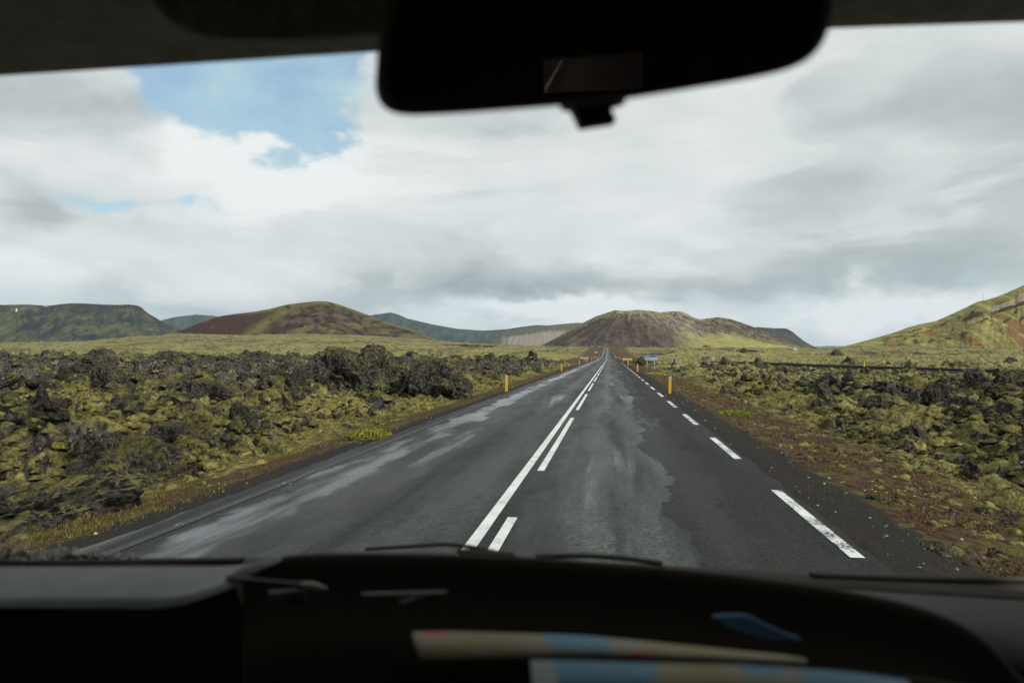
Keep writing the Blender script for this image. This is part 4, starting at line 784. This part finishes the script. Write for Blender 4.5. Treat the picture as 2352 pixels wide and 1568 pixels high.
# fish sculpture on its stone
Z = 148.0; s = Z / F
rt, dz = sign_base('stone_block', 1621.8, 829, Z, 'squared rough grey stone block carrying the fish sculpture', cat='stone block'); w = 16 * s; h = 11.8 * s + dz
bm = bmesh.new(); box(bm, (0, 0, h / 2 - .15), (w, 1.1, h + .3)); bmesh.ops.subdivide_edges(bm, edges=bm.edges[:], cuts=6, use_grid_fill=True)
for v in bm.verts:
    q = np.array([v.co[:]]); v.co.x *= 1 + .07 * float(vn3(q * 1.7, 5)[0]) - .10 * max(0, v.co.z / h - .5); v.co.y *= 1 + .1 * float(vn3(q * 1.9, 6)[0]); v.co.z += .07 * float(vn3(q * 2.1 + 4, 7)[0]) - .10 * (abs(v.co.x) / w) * (v.co.z > h * .8)
me_ = bobj('stone', bm, M_CONC, rt, True)
tp = rt.location + Vector((0, 0, h - .12)); rt = empty('fish_sculpture', tp); tag(rt, 'rust-red metal fish on a tall thin pole above the stone block', 'sculpture')
Lf = 18 * s; zf = 22.4 * s + .1 - 0; fish = [(-.5, -.02), (-.42, .03), (-.33, .09), (-.2, .135), (-.06, .15), (-.03, .17), (.0, .14), (.1, .10), (.2, .055), (.3, .05), (.36, .05), (.42, .075), (.47, .11), (.5, .13), (.485, .05), (.46, -.03), (.43, -.09), (.4, -.155), (.36, -.14), (.31, -.10), (.22, -.085), (.12, -.10), (0, -.12), (-.1, -.125), (-.15, -.15), (-.175, -.165), (-.2, -.13), (-.26, -.10), (-.36, -.06), (-.46, -.045)]
bm = bmesh.new(); prism(bm, [(a * Lf, zf + b * Lf) for a, b in fish], -.03, .03); bobj('fish', bm, M_RUST, rt)
bm = bmesh.new(); cyl(bm, (-.04, 0, -.05), (-.02, 0, zf - .1 * Lf), .045, .03); bobj('pole', bm, M_RUST, rt, True)
# far things
Z = 620.0; s = Z / F; p = at(1825, 804, Z); g = ground_at(p.x, p.y); rt = empty('white_shed', (p.x, p.y, g - .2), .3); tag(rt, 'tiny white twin-gabled shed below the central hill', 'shed')
bm = bmesh.new(); box(bm, (0, 0, 1.3), (2.8, 3.2, 2.6)); bobj('wall', bm, M_WHITE, rt)
for x_ in (-.75, .75): bm = bmesh.new(); prism(bm, [(x_ - .72, 2.6), (x_ + .72, 2.6), (x_, 3.8)], -1.7, 1.7); bobj('gable_roof', bm, M_WHITE if x_ < 0 else M_SIGNBACK, rt)
bm = bmesh.new(); box(bm, (.3, -1.62, 1.0), (.8, .05, 1.8)); bobj('door', bm, M_RED, rt)
def car():
    p = at(1377, 800.6, 880); g = ground_at(p.x, p.y); rt = empty('parked_car', (p.x, p.y, g)); tag(rt, 'pale blue car parked side-on far up the left of the road', 'car')
    mb = simple('pale_blue_car_paint', (.32, .42, .48), .3, .2); bm = bmesh.new(); prism(bm, [(-2.2, .35), (2.15, .35), (2.2, .75), (2.05, .95), (1.0, 1.05), (-1.9, 1.05), (-2.2, .9)], -.85, .85); bobj('body', bm, mb, rt)
    bm = bmesh.new(); prism(bm, [(-1.9, 1.05), (1.0, 1.05), (.3, 1.62), (-1.5, 1.66)], -.74, .74); bobj('cabin', bm, simple('car_glass', (.05, .07, .08), .1), rt); bm = bmesh.new(); prism(bm, [(-1.56, 1.66), (.32, 1.62), (.2, 1.70), (-1.4, 1.73)], -.76, .76); bobj('roof', bm, mb, rt)
    for a in (-1.35, 1.35):
        for b in (-.8, .8): bm = bmesh.new(); cyl(bm, (a, b - .1, .33), (a, b + .1, .33), .34, .34, 16); bobj('wheel', bm, M_BLACK, rt, True)
car()
def upole(px, yt, yb, Z, label, cross=True, r=.12, mat=None):
    p = at(px, yb, Z); g = ground_at(p.x, p.y); hh = (yb - yt) / F * Z; g = min(g, p.z) if Z < 700 else p.z; rt = empty('utility_pole', (p.x, p.y, p.z)); tag(rt, label, 'utility pole', 'utility poles by the right hill'); bm = bmesh.new(); cyl(bm, (0, 0, -6), (0, 0, hh), r, r * .8, 8); bobj('pole', bm, mat or M_STEEL, rt, True)
    if cross: bm = bmesh.new(); box(bm, (0, 0, hh * .96), (2.2, .12, .14)); bobj('crossarm', bm, mat or M_STEEL, rt)
for px, yt, yb, Z, lab in ((1879, 796.5, 803, 800, 'left one of the white poles at the gap between the hills'), (1886, 794.5, 804, 760, 'middle one of the white poles at the gap between the hills'), (1893.5, 796, 803, 840, 'right one of the white poles at the gap between the hills'), (2337, 796, 819, 420, 'left one of the paired poles at the foot of the ochre slope'), (2346, 796, 819, 420, 'right one of the paired poles at the foot of the ochre slope')):
    upole(px, yt, yb, Z, lab, cross=True, mat=M_WHITE if Z > 700 else None)
upole(2259, 674, 690, 960, 'thin mast on the ridge of the right hill', False, .25)
# ------------------------------------------------------------------ the vehicle we sit in
M_TRIM = simple('black_grained_plastic', (.017, .013, .007), .8, var=.04, sc=40, sp=.12, bump=.25)
M_DASH = simple('grey_dashboard_plastic', (.085, .092, .085), .62, var=.08, sc=30, sp=.3, bump=.3)
M_LINER = simple('woven_headliner', (.70, .69, .60), .95, var=.08, sc=60, sp=.05, bump=.5); M_VISOR = simple('visor_fabric', (.34, .32, .25), .95, var=.1, sc=80, sp=.05, bump=.5)
M_RUBBER = simple('black_rubber', (.045, .036, .022), .7)
van = empty('van_interior', (0, 0, 0)); tag(van, 'dark interior of the vehicle the photo is taken from', 'vehicle')
def sheet(name, rows, mat, parent, thick=0.0, smooth=True):
    """rows of 3-D points joined into a surface, thickened downward along its normals"""
    V = np.array([[tuple(p) for p in r] for r in rows], float); nr, nc = V.shape[:2]
    o = mesh_np(name, V.reshape(-1, 3), grid_faces(nr, nc), mat, smooth, parent)
    if thick: md = o.modifiers.new('thickness', 'SOLIDIFY'); md.thickness = thick; md.offset = 0
    return o
def curve_pts(pts, n):
    a = np.array(pts, float); d = np.concatenate([[0], np.cumsum(np.hypot(*np.diff(a[:, :2], axis=0).T))]); t = np.linspace(0, d[-1], n); out = np.stack([np.interp(t, d, a[:, k]) for k in range(a.shape[1])], 1)
    k = np.hanning(9); k /= k.sum(); q = np.stack([np.convolve(np.pad(out[:, j], 4, 'edge'), k, 'valid') for j in range(a.shape[1])], 1); q[0] = out[0]; q[-1] = out[-1]; return q
# header and headliner
hd = curve_pts([(-520, 196, .62), (0, 164, .58), (430, 136, .56), (860, 108, .55), (1400, 74, .54), (1920, 53, .545), (2352, 39, .56), (3100, 22, .60)], 60)
rows = []
for k, (dzz, back) in enumerate([(.006, -.012), (-.0, 0), (.004, .012), (.012, .06), (.030, .13), (.055, .25), (.075, .40), (.085, .7), (.085, 1.4), (.085, 2.6)]):
    row = []
    for a, b, c in hd:
        p = at(a, b, c); row.append(p + Vector((0, -back, dzz)))
    rows.append(row)
sheet('headliner', rows, M_LINER, van, .006)
# sun visor: padded panel folded up against the headliner
vz = .47
vp = [(318, -40), (345, 12), (385, 48), (440, 76), (500, 90), (640, 92), (860, 80), (1000, 70), (1000, -260), (300, -260)]
vp = curve_pts([(a, b, 0) for a, b in vp] + [(vp[0][0], vp[0][1], 0)], 90)
def slab(name, pts, Z0, thick, mat, parent, shrink=.97, zfun=None):
    """an outlined body with rounded edges: its rim at Z0, its thickness behind"""
    c = np.mean(pts[:, :2], 0); rings = []
    for f, dz in ((.95, 0), (.985, .12), (1.0, .35), (1.0, .65), (.985, .88), (.95, 1.0)):
        rings.append([at(A_, B_, (zfun(A_, B_) if zfun else Z0) + dz * thick) for A_, B_ in [(c[0] + (a - c[0]) * f, c[1] + (b - c[1]) * f) for a, b in pts[:-1, :2]]])
    V = [p for r_ in rings for p in r_]; n = len(rings[0]); Fc = []
    bm = bmesh.new(); vs = [bm.verts.new(p) for p in V]
    for k in range(len(rings) - 1):
        for i in range(n): bm.faces.new((vs[k * n + i], vs[k * n + (i + 1) % n], vs[(k + 1) * n + (i + 1) % n], vs[(k + 1) * n + i]))
    bm.faces.new(vs[:n][::-1]); bm.faces.new(vs[-n:]); bmesh.ops.recalc_face_normals(bm, faces=bm.faces[:]); return bobj(name, bm, mat, parent, True)
slab('sun_visor', vp, vz, .02, M_VISOR, van)
# mirror
mp = [(862, 160), (858, 205), (866, 240), (890, 259), (935, 265), (1050, 260), (1180, 250), (1290, 242), (1420, 229), (1560, 207), (1700, 184), (1800, 163), (1858, 140), (1893, 104), (1910, 60), (1920, 20), (1922, -40), (1905, -95), (1850, -120), (1400, -110), (960, -75), (905, -40), (880, 10), (868, 80), (862, 160)]
mp = curve_pts([(a, b, 0) for a, b in mp], 150)
EYE = Vector((0, 0, H)); n_ = Vector((-.017, .9757, .2186)).normalized(); _p0 = at(1390, 150, .375) - EYE
mz = lambda a, b: _p0.dot(n_) / (at(a, b, 1.0) - EYE).dot(n_)
mir = slab('rear_view_mirror', mp, .375, .028, simple('mirror_housing', (.10, .08, .045), .7, var=.03), van, zfun=mz)
c = np.mean(mp[:, :2], 0); inner = [at(A_, B_, mz(A_, B_) - .0012) for A_, B_ in [(c[0] + (a - c[0]) * .945, c[1] + (b - c[1]) * .90) for a, b in mp[:-1, :2]]]
bm = bmesh.new(); f0 = bm.faces.new([bm.verts.new(p) for p in inner]); bmesh.ops.recalc_face_normals(bm, faces=[f0])
t = MT('mirror_glass'); M_MIR = t.fin((.34, .31, .28), .02, 1.0); bobj('mirror_glass', bm, M_MIR, mir)
stalk = [(1290, 236), (1312, 240), (1322, 258), (1332, 281), (1336, 284), (1412, 273), (1417, 269), (1408, 258), (1405, 240), (1415, 232), (1440, 224), (1440, -60), (1300, -60), (1290, 236)]
bm = bmesh.new(); sp = [at(a, b, .42) for a, b in stalk[:-1]]; vs = [bm.verts.new(p) for p in sp]; f = bm.faces.new(vs); e = bmesh.ops.extrude_face_region(bm, geom=[f]); bmesh.ops.translate(bm, vec=CF * .012, verts=[v for v in e['geom'] if isinstance(v, bmesh.types.BMVert)]); bmesh.ops.recalc_face_normals(bm, faces=bm.faces[:]); bobj('mirror_mount', bm, M_RUBBER, van)
# dashboard, left shelf (light grey) with rolled front edge
def px_row(pts, n=60): return [at(*p) for p in curve_pts(pts, n)]
def shelf(name, outline_rows, mat, thick=.0, n=50): return sheet(name, [px_row(r, n) for r in outline_rows], mat, van, thick)
shelf('dashboard_shelf', [[(-700, 1284, .90), (0, 1300, .86), (560, 1299, .86), (650, 1272, .80)], [(-700, 1318, .83), (0, 1322, .815), (545, 1318, .80), (635, 1280, .765)], [(-700, 1345, .79), (0, 1347, .775), (500, 1344, .755), (600, 1296, .73)],
    [(-700, 1362, .765), (0, 1364, .75), (440, 1364, .735), (560, 1318, .71)], [(-700, 1372, .752), (0, 1374, .737), (410, 1375, .722), (540, 1330, .70)], [(-700, 1392, .745), (0, 1392, .730), (400, 1396, .718), (530, 1350, .695)]], M_DASH)
shelf('dashboard_front', [[(-700, 1388, .748), (0, 1390, .732), (400, 1394, .719), (545, 1345, .70)], [(-700, 1440, .745), (0, 1450, .73), (400, 1450, .715), (560, 1400, .70)], [(-700, 2300, .70), (0, 2300, .68), (400, 2300, .66), (560, 2300, .66)]], M_TRIM)
# cowl strip outside the glass and bonnet edge
shelf('cowl_panel', [[(-900, 1276, 1.02), (0, 1280, 1.02), (560, 1278, 1.00), (1050, 1272, .98), (1600, 1300, .97), (2352, 1335, .96), (3000, 1360, .98)], [(-900, 1290, .97), (0, 1302, .96), (560, 1302, .95), (1050, 1300, .93), (1600, 1330, .92), (2352, 1370, .91), (3000, 1400, .93)], [(-900, 1500, .95), (0, 1500, .95), (560, 1500, .95), (1050, 1500, .93), (1600, 1500, .92), (2352, 1500, .91), (3000, 1500, .93)]], M_RUBBER)
# hooded top of the storage tray
hood = [(560, 1303, .70), (600, 1288, .70), (640, 1273, .70), (720, 1268.5, .70), (860, 1266.5, .695), (1050, 1270, .69), (1250, 1279, .685), (1500, 1297, .675), (1700, 1318, .665), (1900, 1345, .655), (2050, 1373, .645), (2150, 1402, .64), (2230, 1440, .63), (2290, 1490, .625), (2360, 1575, .62), (2460, 1720, .61)]
hc = curve_pts(hood, 90)
def hrow(dy, dZ, sh=0): return [at(a, b + dy, c + dZ) for a, b, c in hc]
rows = [hrow(60, .20), hrow(22, .12), hrow(7, .055), hrow(1, .02), hrow(0, 0), hrow(3, -.006), hrow(9, -.010), hrow(30, -.014), hrow(90, -.02), hrow(165, -.04), hrow(230, -.06), hrow(700, -.10)]
sheet('tray_hood', rows, M_TRIM, van)
# lit rim at the hood's left end, coloured as a lighter strip, and right dashboard end
sheet('hood_lit_rim', [px_row([(528, 1318, .703), (560, 1298, .703), (600, 1284, .703), (652, 1271.5, .703)], 30), px_row([(520, 1335, .690), (556, 1312, .690), (598, 1294, .690), (650, 1281, .690)], 30), px_row([(540, 1345, .685), (572, 1322, .685), (606, 1302, .685), (640, 1290, .685)], 30)], M_DASH, van)
shelf('dashboard_shelf', [[(1850, 1345, .84), (2100, 1362, .82), (2352, 1378, .80), (2900, 1410, .80)], [(1900, 1360, .78), (2150, 1385, .76), (2352, 1410, .74), (2900, 1450, .74)], [(2050, 1390, .70), (2200, 1430, .685), (2352, 1475, .67), (2900, 1520, .67)], [(2200, 1450, .66), (2290, 1500, .65), (2352, 1545, .645), (2900, 1580, .64)], [(2250, 1700, .66), (2330, 1700, .65), (2400, 1720, .645), (2900, 1700, .64)]], simple('dark_grey_dashboard_plastic', (.032, .032, .030), .7, sp=.2))
# small pale streaks on the dashboard, cut as thin slivers
M_GLINT = simple('painted_glint', (.28, .25, .23), .6, .0, var=.05)
def tube(name, pts, r, mat, parent):
    P = [Vector(p) for p in pts]; n = 8; V = []
    for i, p in enumerate(P):
        d = (P[min(i + 1, len(P) - 1)] - P[max(i - 1, 0)]).normalized(); u = d.cross(Vector((0, 0, 1))).normalized(); w = u.cross(d)
        V += [p + (u * math.cos(R(45 * k)) + w * math.sin(R(45 * k))) * r for k in range(n + 1)]
    return mesh_np(name, [tuple(v) for v in V], grid_faces(len(P), n + 1), mat, True, parent)
def sliver(name, pts, Z, mat, th=.004):
    bm = bmesh.new(); vs = [bm.verts.new(at(a, b, Z)) for a, b in pts]; f = bm.faces.new(vs); e = bmesh.ops.extrude_face_region(bm, geom=[f]); bmesh.ops.translate(bm, vec=CF * th, verts=[v for v in e['geom'] if isinstance(v, bmesh.types.BMVert)]); bmesh.ops.recalc_face_normals(bm, faces=bm.faces[:]); return bobj(name, bm, mat, van, True)
sliver('dash_sliver', [(520, 1322), (600, 1330), (690, 1338), (735, 1342), (752, 1352), (735, 1360), (700, 1352), (600, 1338), (520, 1330)], .62, simple('dull_strip', (.035, .033, .03), .7))
sliver('dash_sliver', [(690, 1337), (722, 1338), (750, 1350), (735, 1358), (700, 1350)], .612, M_GLINT)  # a small reflection, given its own pale sliver
sliver('dash_sliver', [(830, 1362), (940, 1360), (1025, 1358), (1026, 1361), (985, 1376), (930, 1384), (918, 1380), (960, 1371), (940, 1366), (850, 1366)], .60, simple('grey_piece', (.12, .11, .10), .6))  # small grey folded piece lying on the dashboard
sliver('reflection_patch', [(618, 1358), (700, 1352), (704, 1385), (625, 1392)], .62, simple('painted_reflection', (.045, .06, .062), .4))  # faint bluish reflection, laid in as a coloured panel
# wipers, outside the glass
w1 = [at(*p) for p in curve_pts([(840, 1259, .99), (940, 1253, .985), (1030, 1246.5, .98), (1095, 1256, .98), (1150, 1268, .98), (1200, 1282, .98)], 24)]
wa = tube('wiper_arm', w1, .003, M_RUBBER, van)
bm = bmesh.new(); cyl(bm, at(1050, 1270, .975), at(1180, 1275, .975), .008, .006, 10); bobj('wiper_pivot', bm, M_RUBBER, wa, True)
w2 = [at(*p) for p in curve_pts([(1230, 1276, .97), (1330, 1273, .97), (1430, 1279, .965), (1520, 1292, .965)], 16)]
tube('wiper_arm', w2, .004, M_RUBBER, van)
w3 = [at(*p) for p in curve_pts([(1860, 1318, .95), (1920, 1322, .95), (2150, 1328, .95), (2352, 1329, .955), (2700, 1322, .96)], 20)]
tube('wiper_blade', w3, .0045, M_RUBBER, van)
w4 = [at(*p) for p in curve_pts([(-200, 1282, .98), (0, 1288, .98), (180, 1290, .98), (360, 1287, .98), (560, 1284, .97)], 20)]
tube('wiper_blade', w4, .004, M_RUBBER, van)
# shell: floor, side walls, back with rear window, all dark
M_SHELL = simple('dark_cabin_lining', (.16, .14, .11), .9)
bm = bmesh.new(); zr, zfl, yb, yf = H + .40, H - 1.15, -2.9, .62
box(bm, (-.98, (yb + .75) / 2, (H - .28 + zfl) / 2), (.04, .75 - yb, H - .28 - zfl)); box(bm, (-.98, (yb + .75) / 2, (zr + H + .24) / 2), (.04, .75 - yb, zr - H - .24)); box(bm, (-.98, (yb - 1.05) / 2, H - .02), (.04, -1.05 - yb, .518)); box(bm, (-.98, .45, H - .02), (.04, .6, .518)); box(bm, (.98, (yb + .75) / 2, (zr + zfl) / 2), (.04, .75 - yb, zr - zfl)); box(bm, (0, (yb + yf) / 2 - .05, zfl), (1.96, yf - yb, .04)); box(bm, (0, (yb + .5) / 2 - .02, zr), (1.96, .48 - yb, .04)); box(bm, (0, .66, H - .85), (1.96, .04, .75))
bobj('cabin_shell', bm, M_SHELL, van)
t = MT('fill_window_glass'); tr = t.N.new('ShaderNodeBsdfTransparent'); tr.inputs[0].default_value = (.85, .85, .82, 1); t.L.new(tr.outputs[0], t.out.inputs[0]); bm = bmesh.new(); box(bm, (-.98, -.45, H - .02), (.008, 1.2, .52)); bobj('fill_window', bm, t.m, van)  # unseen window, added to let more light into the cabin
# rear wall with a small window, where the mirror looks
def refl(px, py):
    o_ = at(px, py, mz(px, py)); d = (o_ - Vector((0, 0, H))).normalized(); r_ = d - 2 * d.dot(n_) * n_; t_ = (-2.9 - o_.y) / r_.y; return o_ + r_ * t_
q = [refl(*p) for p in ((1247, 132), (1475, 148), (1475, 196), (1250, 214))]
xs_ = sorted([p.x for p in q]); zs_ = sorted([p.z for p in q]); print('REAR', [tuple(round(c, 2) for c in p) for p in q], n_)
x0, x1, z0, z1 = xs_[0], xs_[-1], zs_[0], zs_[-1]
bm = bmesh.new()
def wall(a, b, c_, d_):
    if b - a > .01 and d_ - c_ > .01: box(bm, ((a + b) / 2, -2.9, (c_ + d_) / 2), (b - a, .04, d_ - c_))
xa, xb = -1.6, 1.6; wall(xa, x0, H - 1.3, H + 1.6); wall(x1, xb, H - 1.3, H + 1.6); wall(x0, x1, H - 1.3, z0); wall(x0, x1, z1, H + 1.6); bobj('rear_wall', bm, M_SHELL, van)
t = MT('tinted_glass'); tr = t.N.new('ShaderNodeBsdfTransparent'); tr.inputs[0].default_value = (.36, .33, .32, 1); t.L.new(tr.outputs[0], t.out.inputs[0]); bm = bmesh.new(); box(bm, ((x0 + x1) / 2, -2.9, (z0 + z1) / 2), (x1 - x0, .01, z1 - z0)); bobj('rear_window', bm, t.m, van)
# windscreen pane
t = MT('clear_windscreen_glass'); tr = t.N.new('ShaderNodeBsdfTransparent'); tr.inputs[0].default_value = (.965, .975, .97, 1); t.L.new(tr.outputs[0], t.out.inputs[0])
top = [at(a, b - 3, c + .008) for a, b, c in hd]; bot = [at(*p) for p in curve_pts([(-520, 1300, .95), (0, 1310, .945), (560, 1310, .935), (1050, 1310, .92), (1600, 1340, .91), (2352, 1380, .90), (3100, 1410, .92)], 60)]
sheet('windscreen', [top, [a * .5 + b * .5 + Vector((0, .02, 0)) for a, b in zip(top, bot)], bot], t.m, van)
# bright line of the glass edge under the header, put in as a pale strip
me_ = curve_pts([(a, b, c) for a, b, c in hd], 60)
M_EDGE = simple('pale_glass_edge', (.75, .73, .70), .5)
sheet('windscreen_edge_line', [[at(a, b + 1.0, c + .012) for a, b, c in hd], [at(a, b + 5.0, c + .012) for a, b, c in hd]], M_EDGE, van, .002)
# dried droplets on the lower left of the windscreen
def droplets():
    r = np.random.default_rng(5); bm = bmesh.new()
    for k in range(420):
        px = r.choice([r.uniform(0, 62), r.uniform(110, 330), r.uniform(60, 260)]); py = 1282 - abs(r.normal(0, 14)) * (1.3 if px < 62 else 1 - px / 500)
        p = at(px, py, .93); s_ = r.uniform(.0008, .0030); v = bmesh.ops.create_icosphere(bm, subdivisions=1, radius=s_)['verts']; bmesh.ops.scale(bm, vec=(1, .25, 1), verts=v); bmesh.ops.translate(bm, vec=p, verts=v)
    t = MT('dried_spray'); tr = t.N.new('ShaderNodeBsdfTranslucent'); tr.inputs[0].default_value = (.62, .62, .58, 1); t.L.new(tr.outputs[0], t.out.inputs[0]); bobj('windscreen_dirt', bm, t.m, van, True)
droplets()
# ------------------------------------------------------------------ maps in the tray
def map_mat(name, seed, sea=.5):
    t = MT(name); n = t.noise(9, 6, .6, off=(seed, 1, 2)); n2 = t.noise(30, 4, .6, off=(2, seed, 1)); land = t.mix(t.rng(n2, .4, .62), (.20, .175, .12), (.18, .15, .065)); land = t.mix(t.rng(t.noise(22, 3, .6, off=(seed, 5, 5)), .62, .68), land, (.35, .06, .06))
    c = t.mix(t.rng(n, sea, sea + .03), land, (.085, .17, .225)); return t.fin(c, .7, 0, .2)
def paper(name, rows, mat, label, extra=None):
    rt = empty(name, rows[-1][0]); inv = Matrix.Translation(-rt.location); o = sheet('printed_sheet', [[p - rt.location for p in r] for r in rows], mat, rt, .0012); tag(rt, label, 'map', 'folded maps in the dashboard tray'); return rt
paper('folded_map', [px_row([(948, 1449, .545), (1040, 1447, .545), (1180, 1452, .54), (1330, 1456, .54), (1480, 1470, .54), (1700, 1492, .535), (1800, 1502, .535)], 40), px_row([(955, 1478, .53), (1100, 1478, .53), (1300, 1480, .525), (1500, 1490, .525), (1750, 1505, .52), (1850, 1510, .52)], 40), px_row([(970, 1512, .515), (1100, 1506, .515), (1250, 1500, .51), (1400, 1500, .51), (1700, 1512, .51), (1850, 1520, .51)], 40)], map_mat('map_print_tan', 1, .58), 'tan and blue folded map lying at the back of the tray')
rt = paper('folded_map', [px_row([(1218, 1512, .47), (1330, 1514, .47), (1500, 1520, .47), (1700, 1524, .465), (1950, 1540, .46), (2080, 1560, .46)], 40), px_row([(1222, 1568, .45), (1500, 1568, .45), (1800, 1575, .445), (2100, 1600, .44)], 40), px_row([(1230, 1700, .42), (1500, 1700, .42), (1800, 1700, .415), (2100, 1700, .41)], 40)], map_mat('map_print_blue', 4, .44), 'pale blue folded map with white margin nearest the camera')
rr_ = [px_row([(1219, 1511, .469), (1274, 1512.5, .469)], 6), px_row([(1223, 1568, .449), (1282, 1568, .449)], 6), px_row([(1231, 1700, .419), (1290, 1700, .419)], 6)]
sheet('white_margin', [[p - rt.location for p in r] for r in rr_], simple('white_paper', (.34, .36, .36), .8, var=.03), rt)
# dark rim of the tray between the two maps
shelf('tray_rim', [[(900, 1512, .50), (1100, 1504, .50), (1300, 1497, .50), (1450, 1502, .50), (1600, 1517, .497), (1800, 1522, .495), (2100, 1550, .49), (2400, 1600, .49)], [(900, 1540, .495), (1100, 1520, .495), (1300, 1511, .495), (1450, 1515, .495), (1600, 1525, .49), (1800, 1527, .487), (2100, 1560, .48), (2400, 1620, .48)], [(900, 1800, .49), (1200, 1800, .49), (1300, 1800, .49), (1450, 1800, .49), (1600, 1800, .485), (1800, 1800, .48), (2100, 1800, .475), (2400, 1800, .475)]], M_TRIM)
bp = np.array(curve_pts([(1636, 1412, 0), (1665, 1409, 0), (1715, 1408, 0), (1745, 1425, 0), (1790, 1447, 0), (1850, 1467, 0), (1800, 1468, 0), (1740, 1458, 0), (1680, 1440, 0), (1636, 1412, 0)], 50))
cc = at(1740, 1440, .57); rt = empty('blue_crescent', cc); tag(rt, 'blue curved crescent showing through the tray hood', 'brochure')  # thin blue crescent set at the hood face
bm = bmesh.new(); vs = [bm.verts.new(at(a, b, .585 - .0001 * (b - 1408)) - cc) for a, b in bp[:-1, :2]]; f = bm.faces.new(vs); e = bmesh.ops.extrude_face_region(bm, geom=[f]); bmesh.ops.translate(bm, vec=CF * .002, verts=[v for v in e['geom'] if isinstance(v, bmesh.types.BMVert)]); bmesh.ops.recalc_face_normals(bm, faces=bm.faces[:]); bobj('crescent_blue', bm, simple('crescent_blue', (.10, .24, .38), .6), rt)
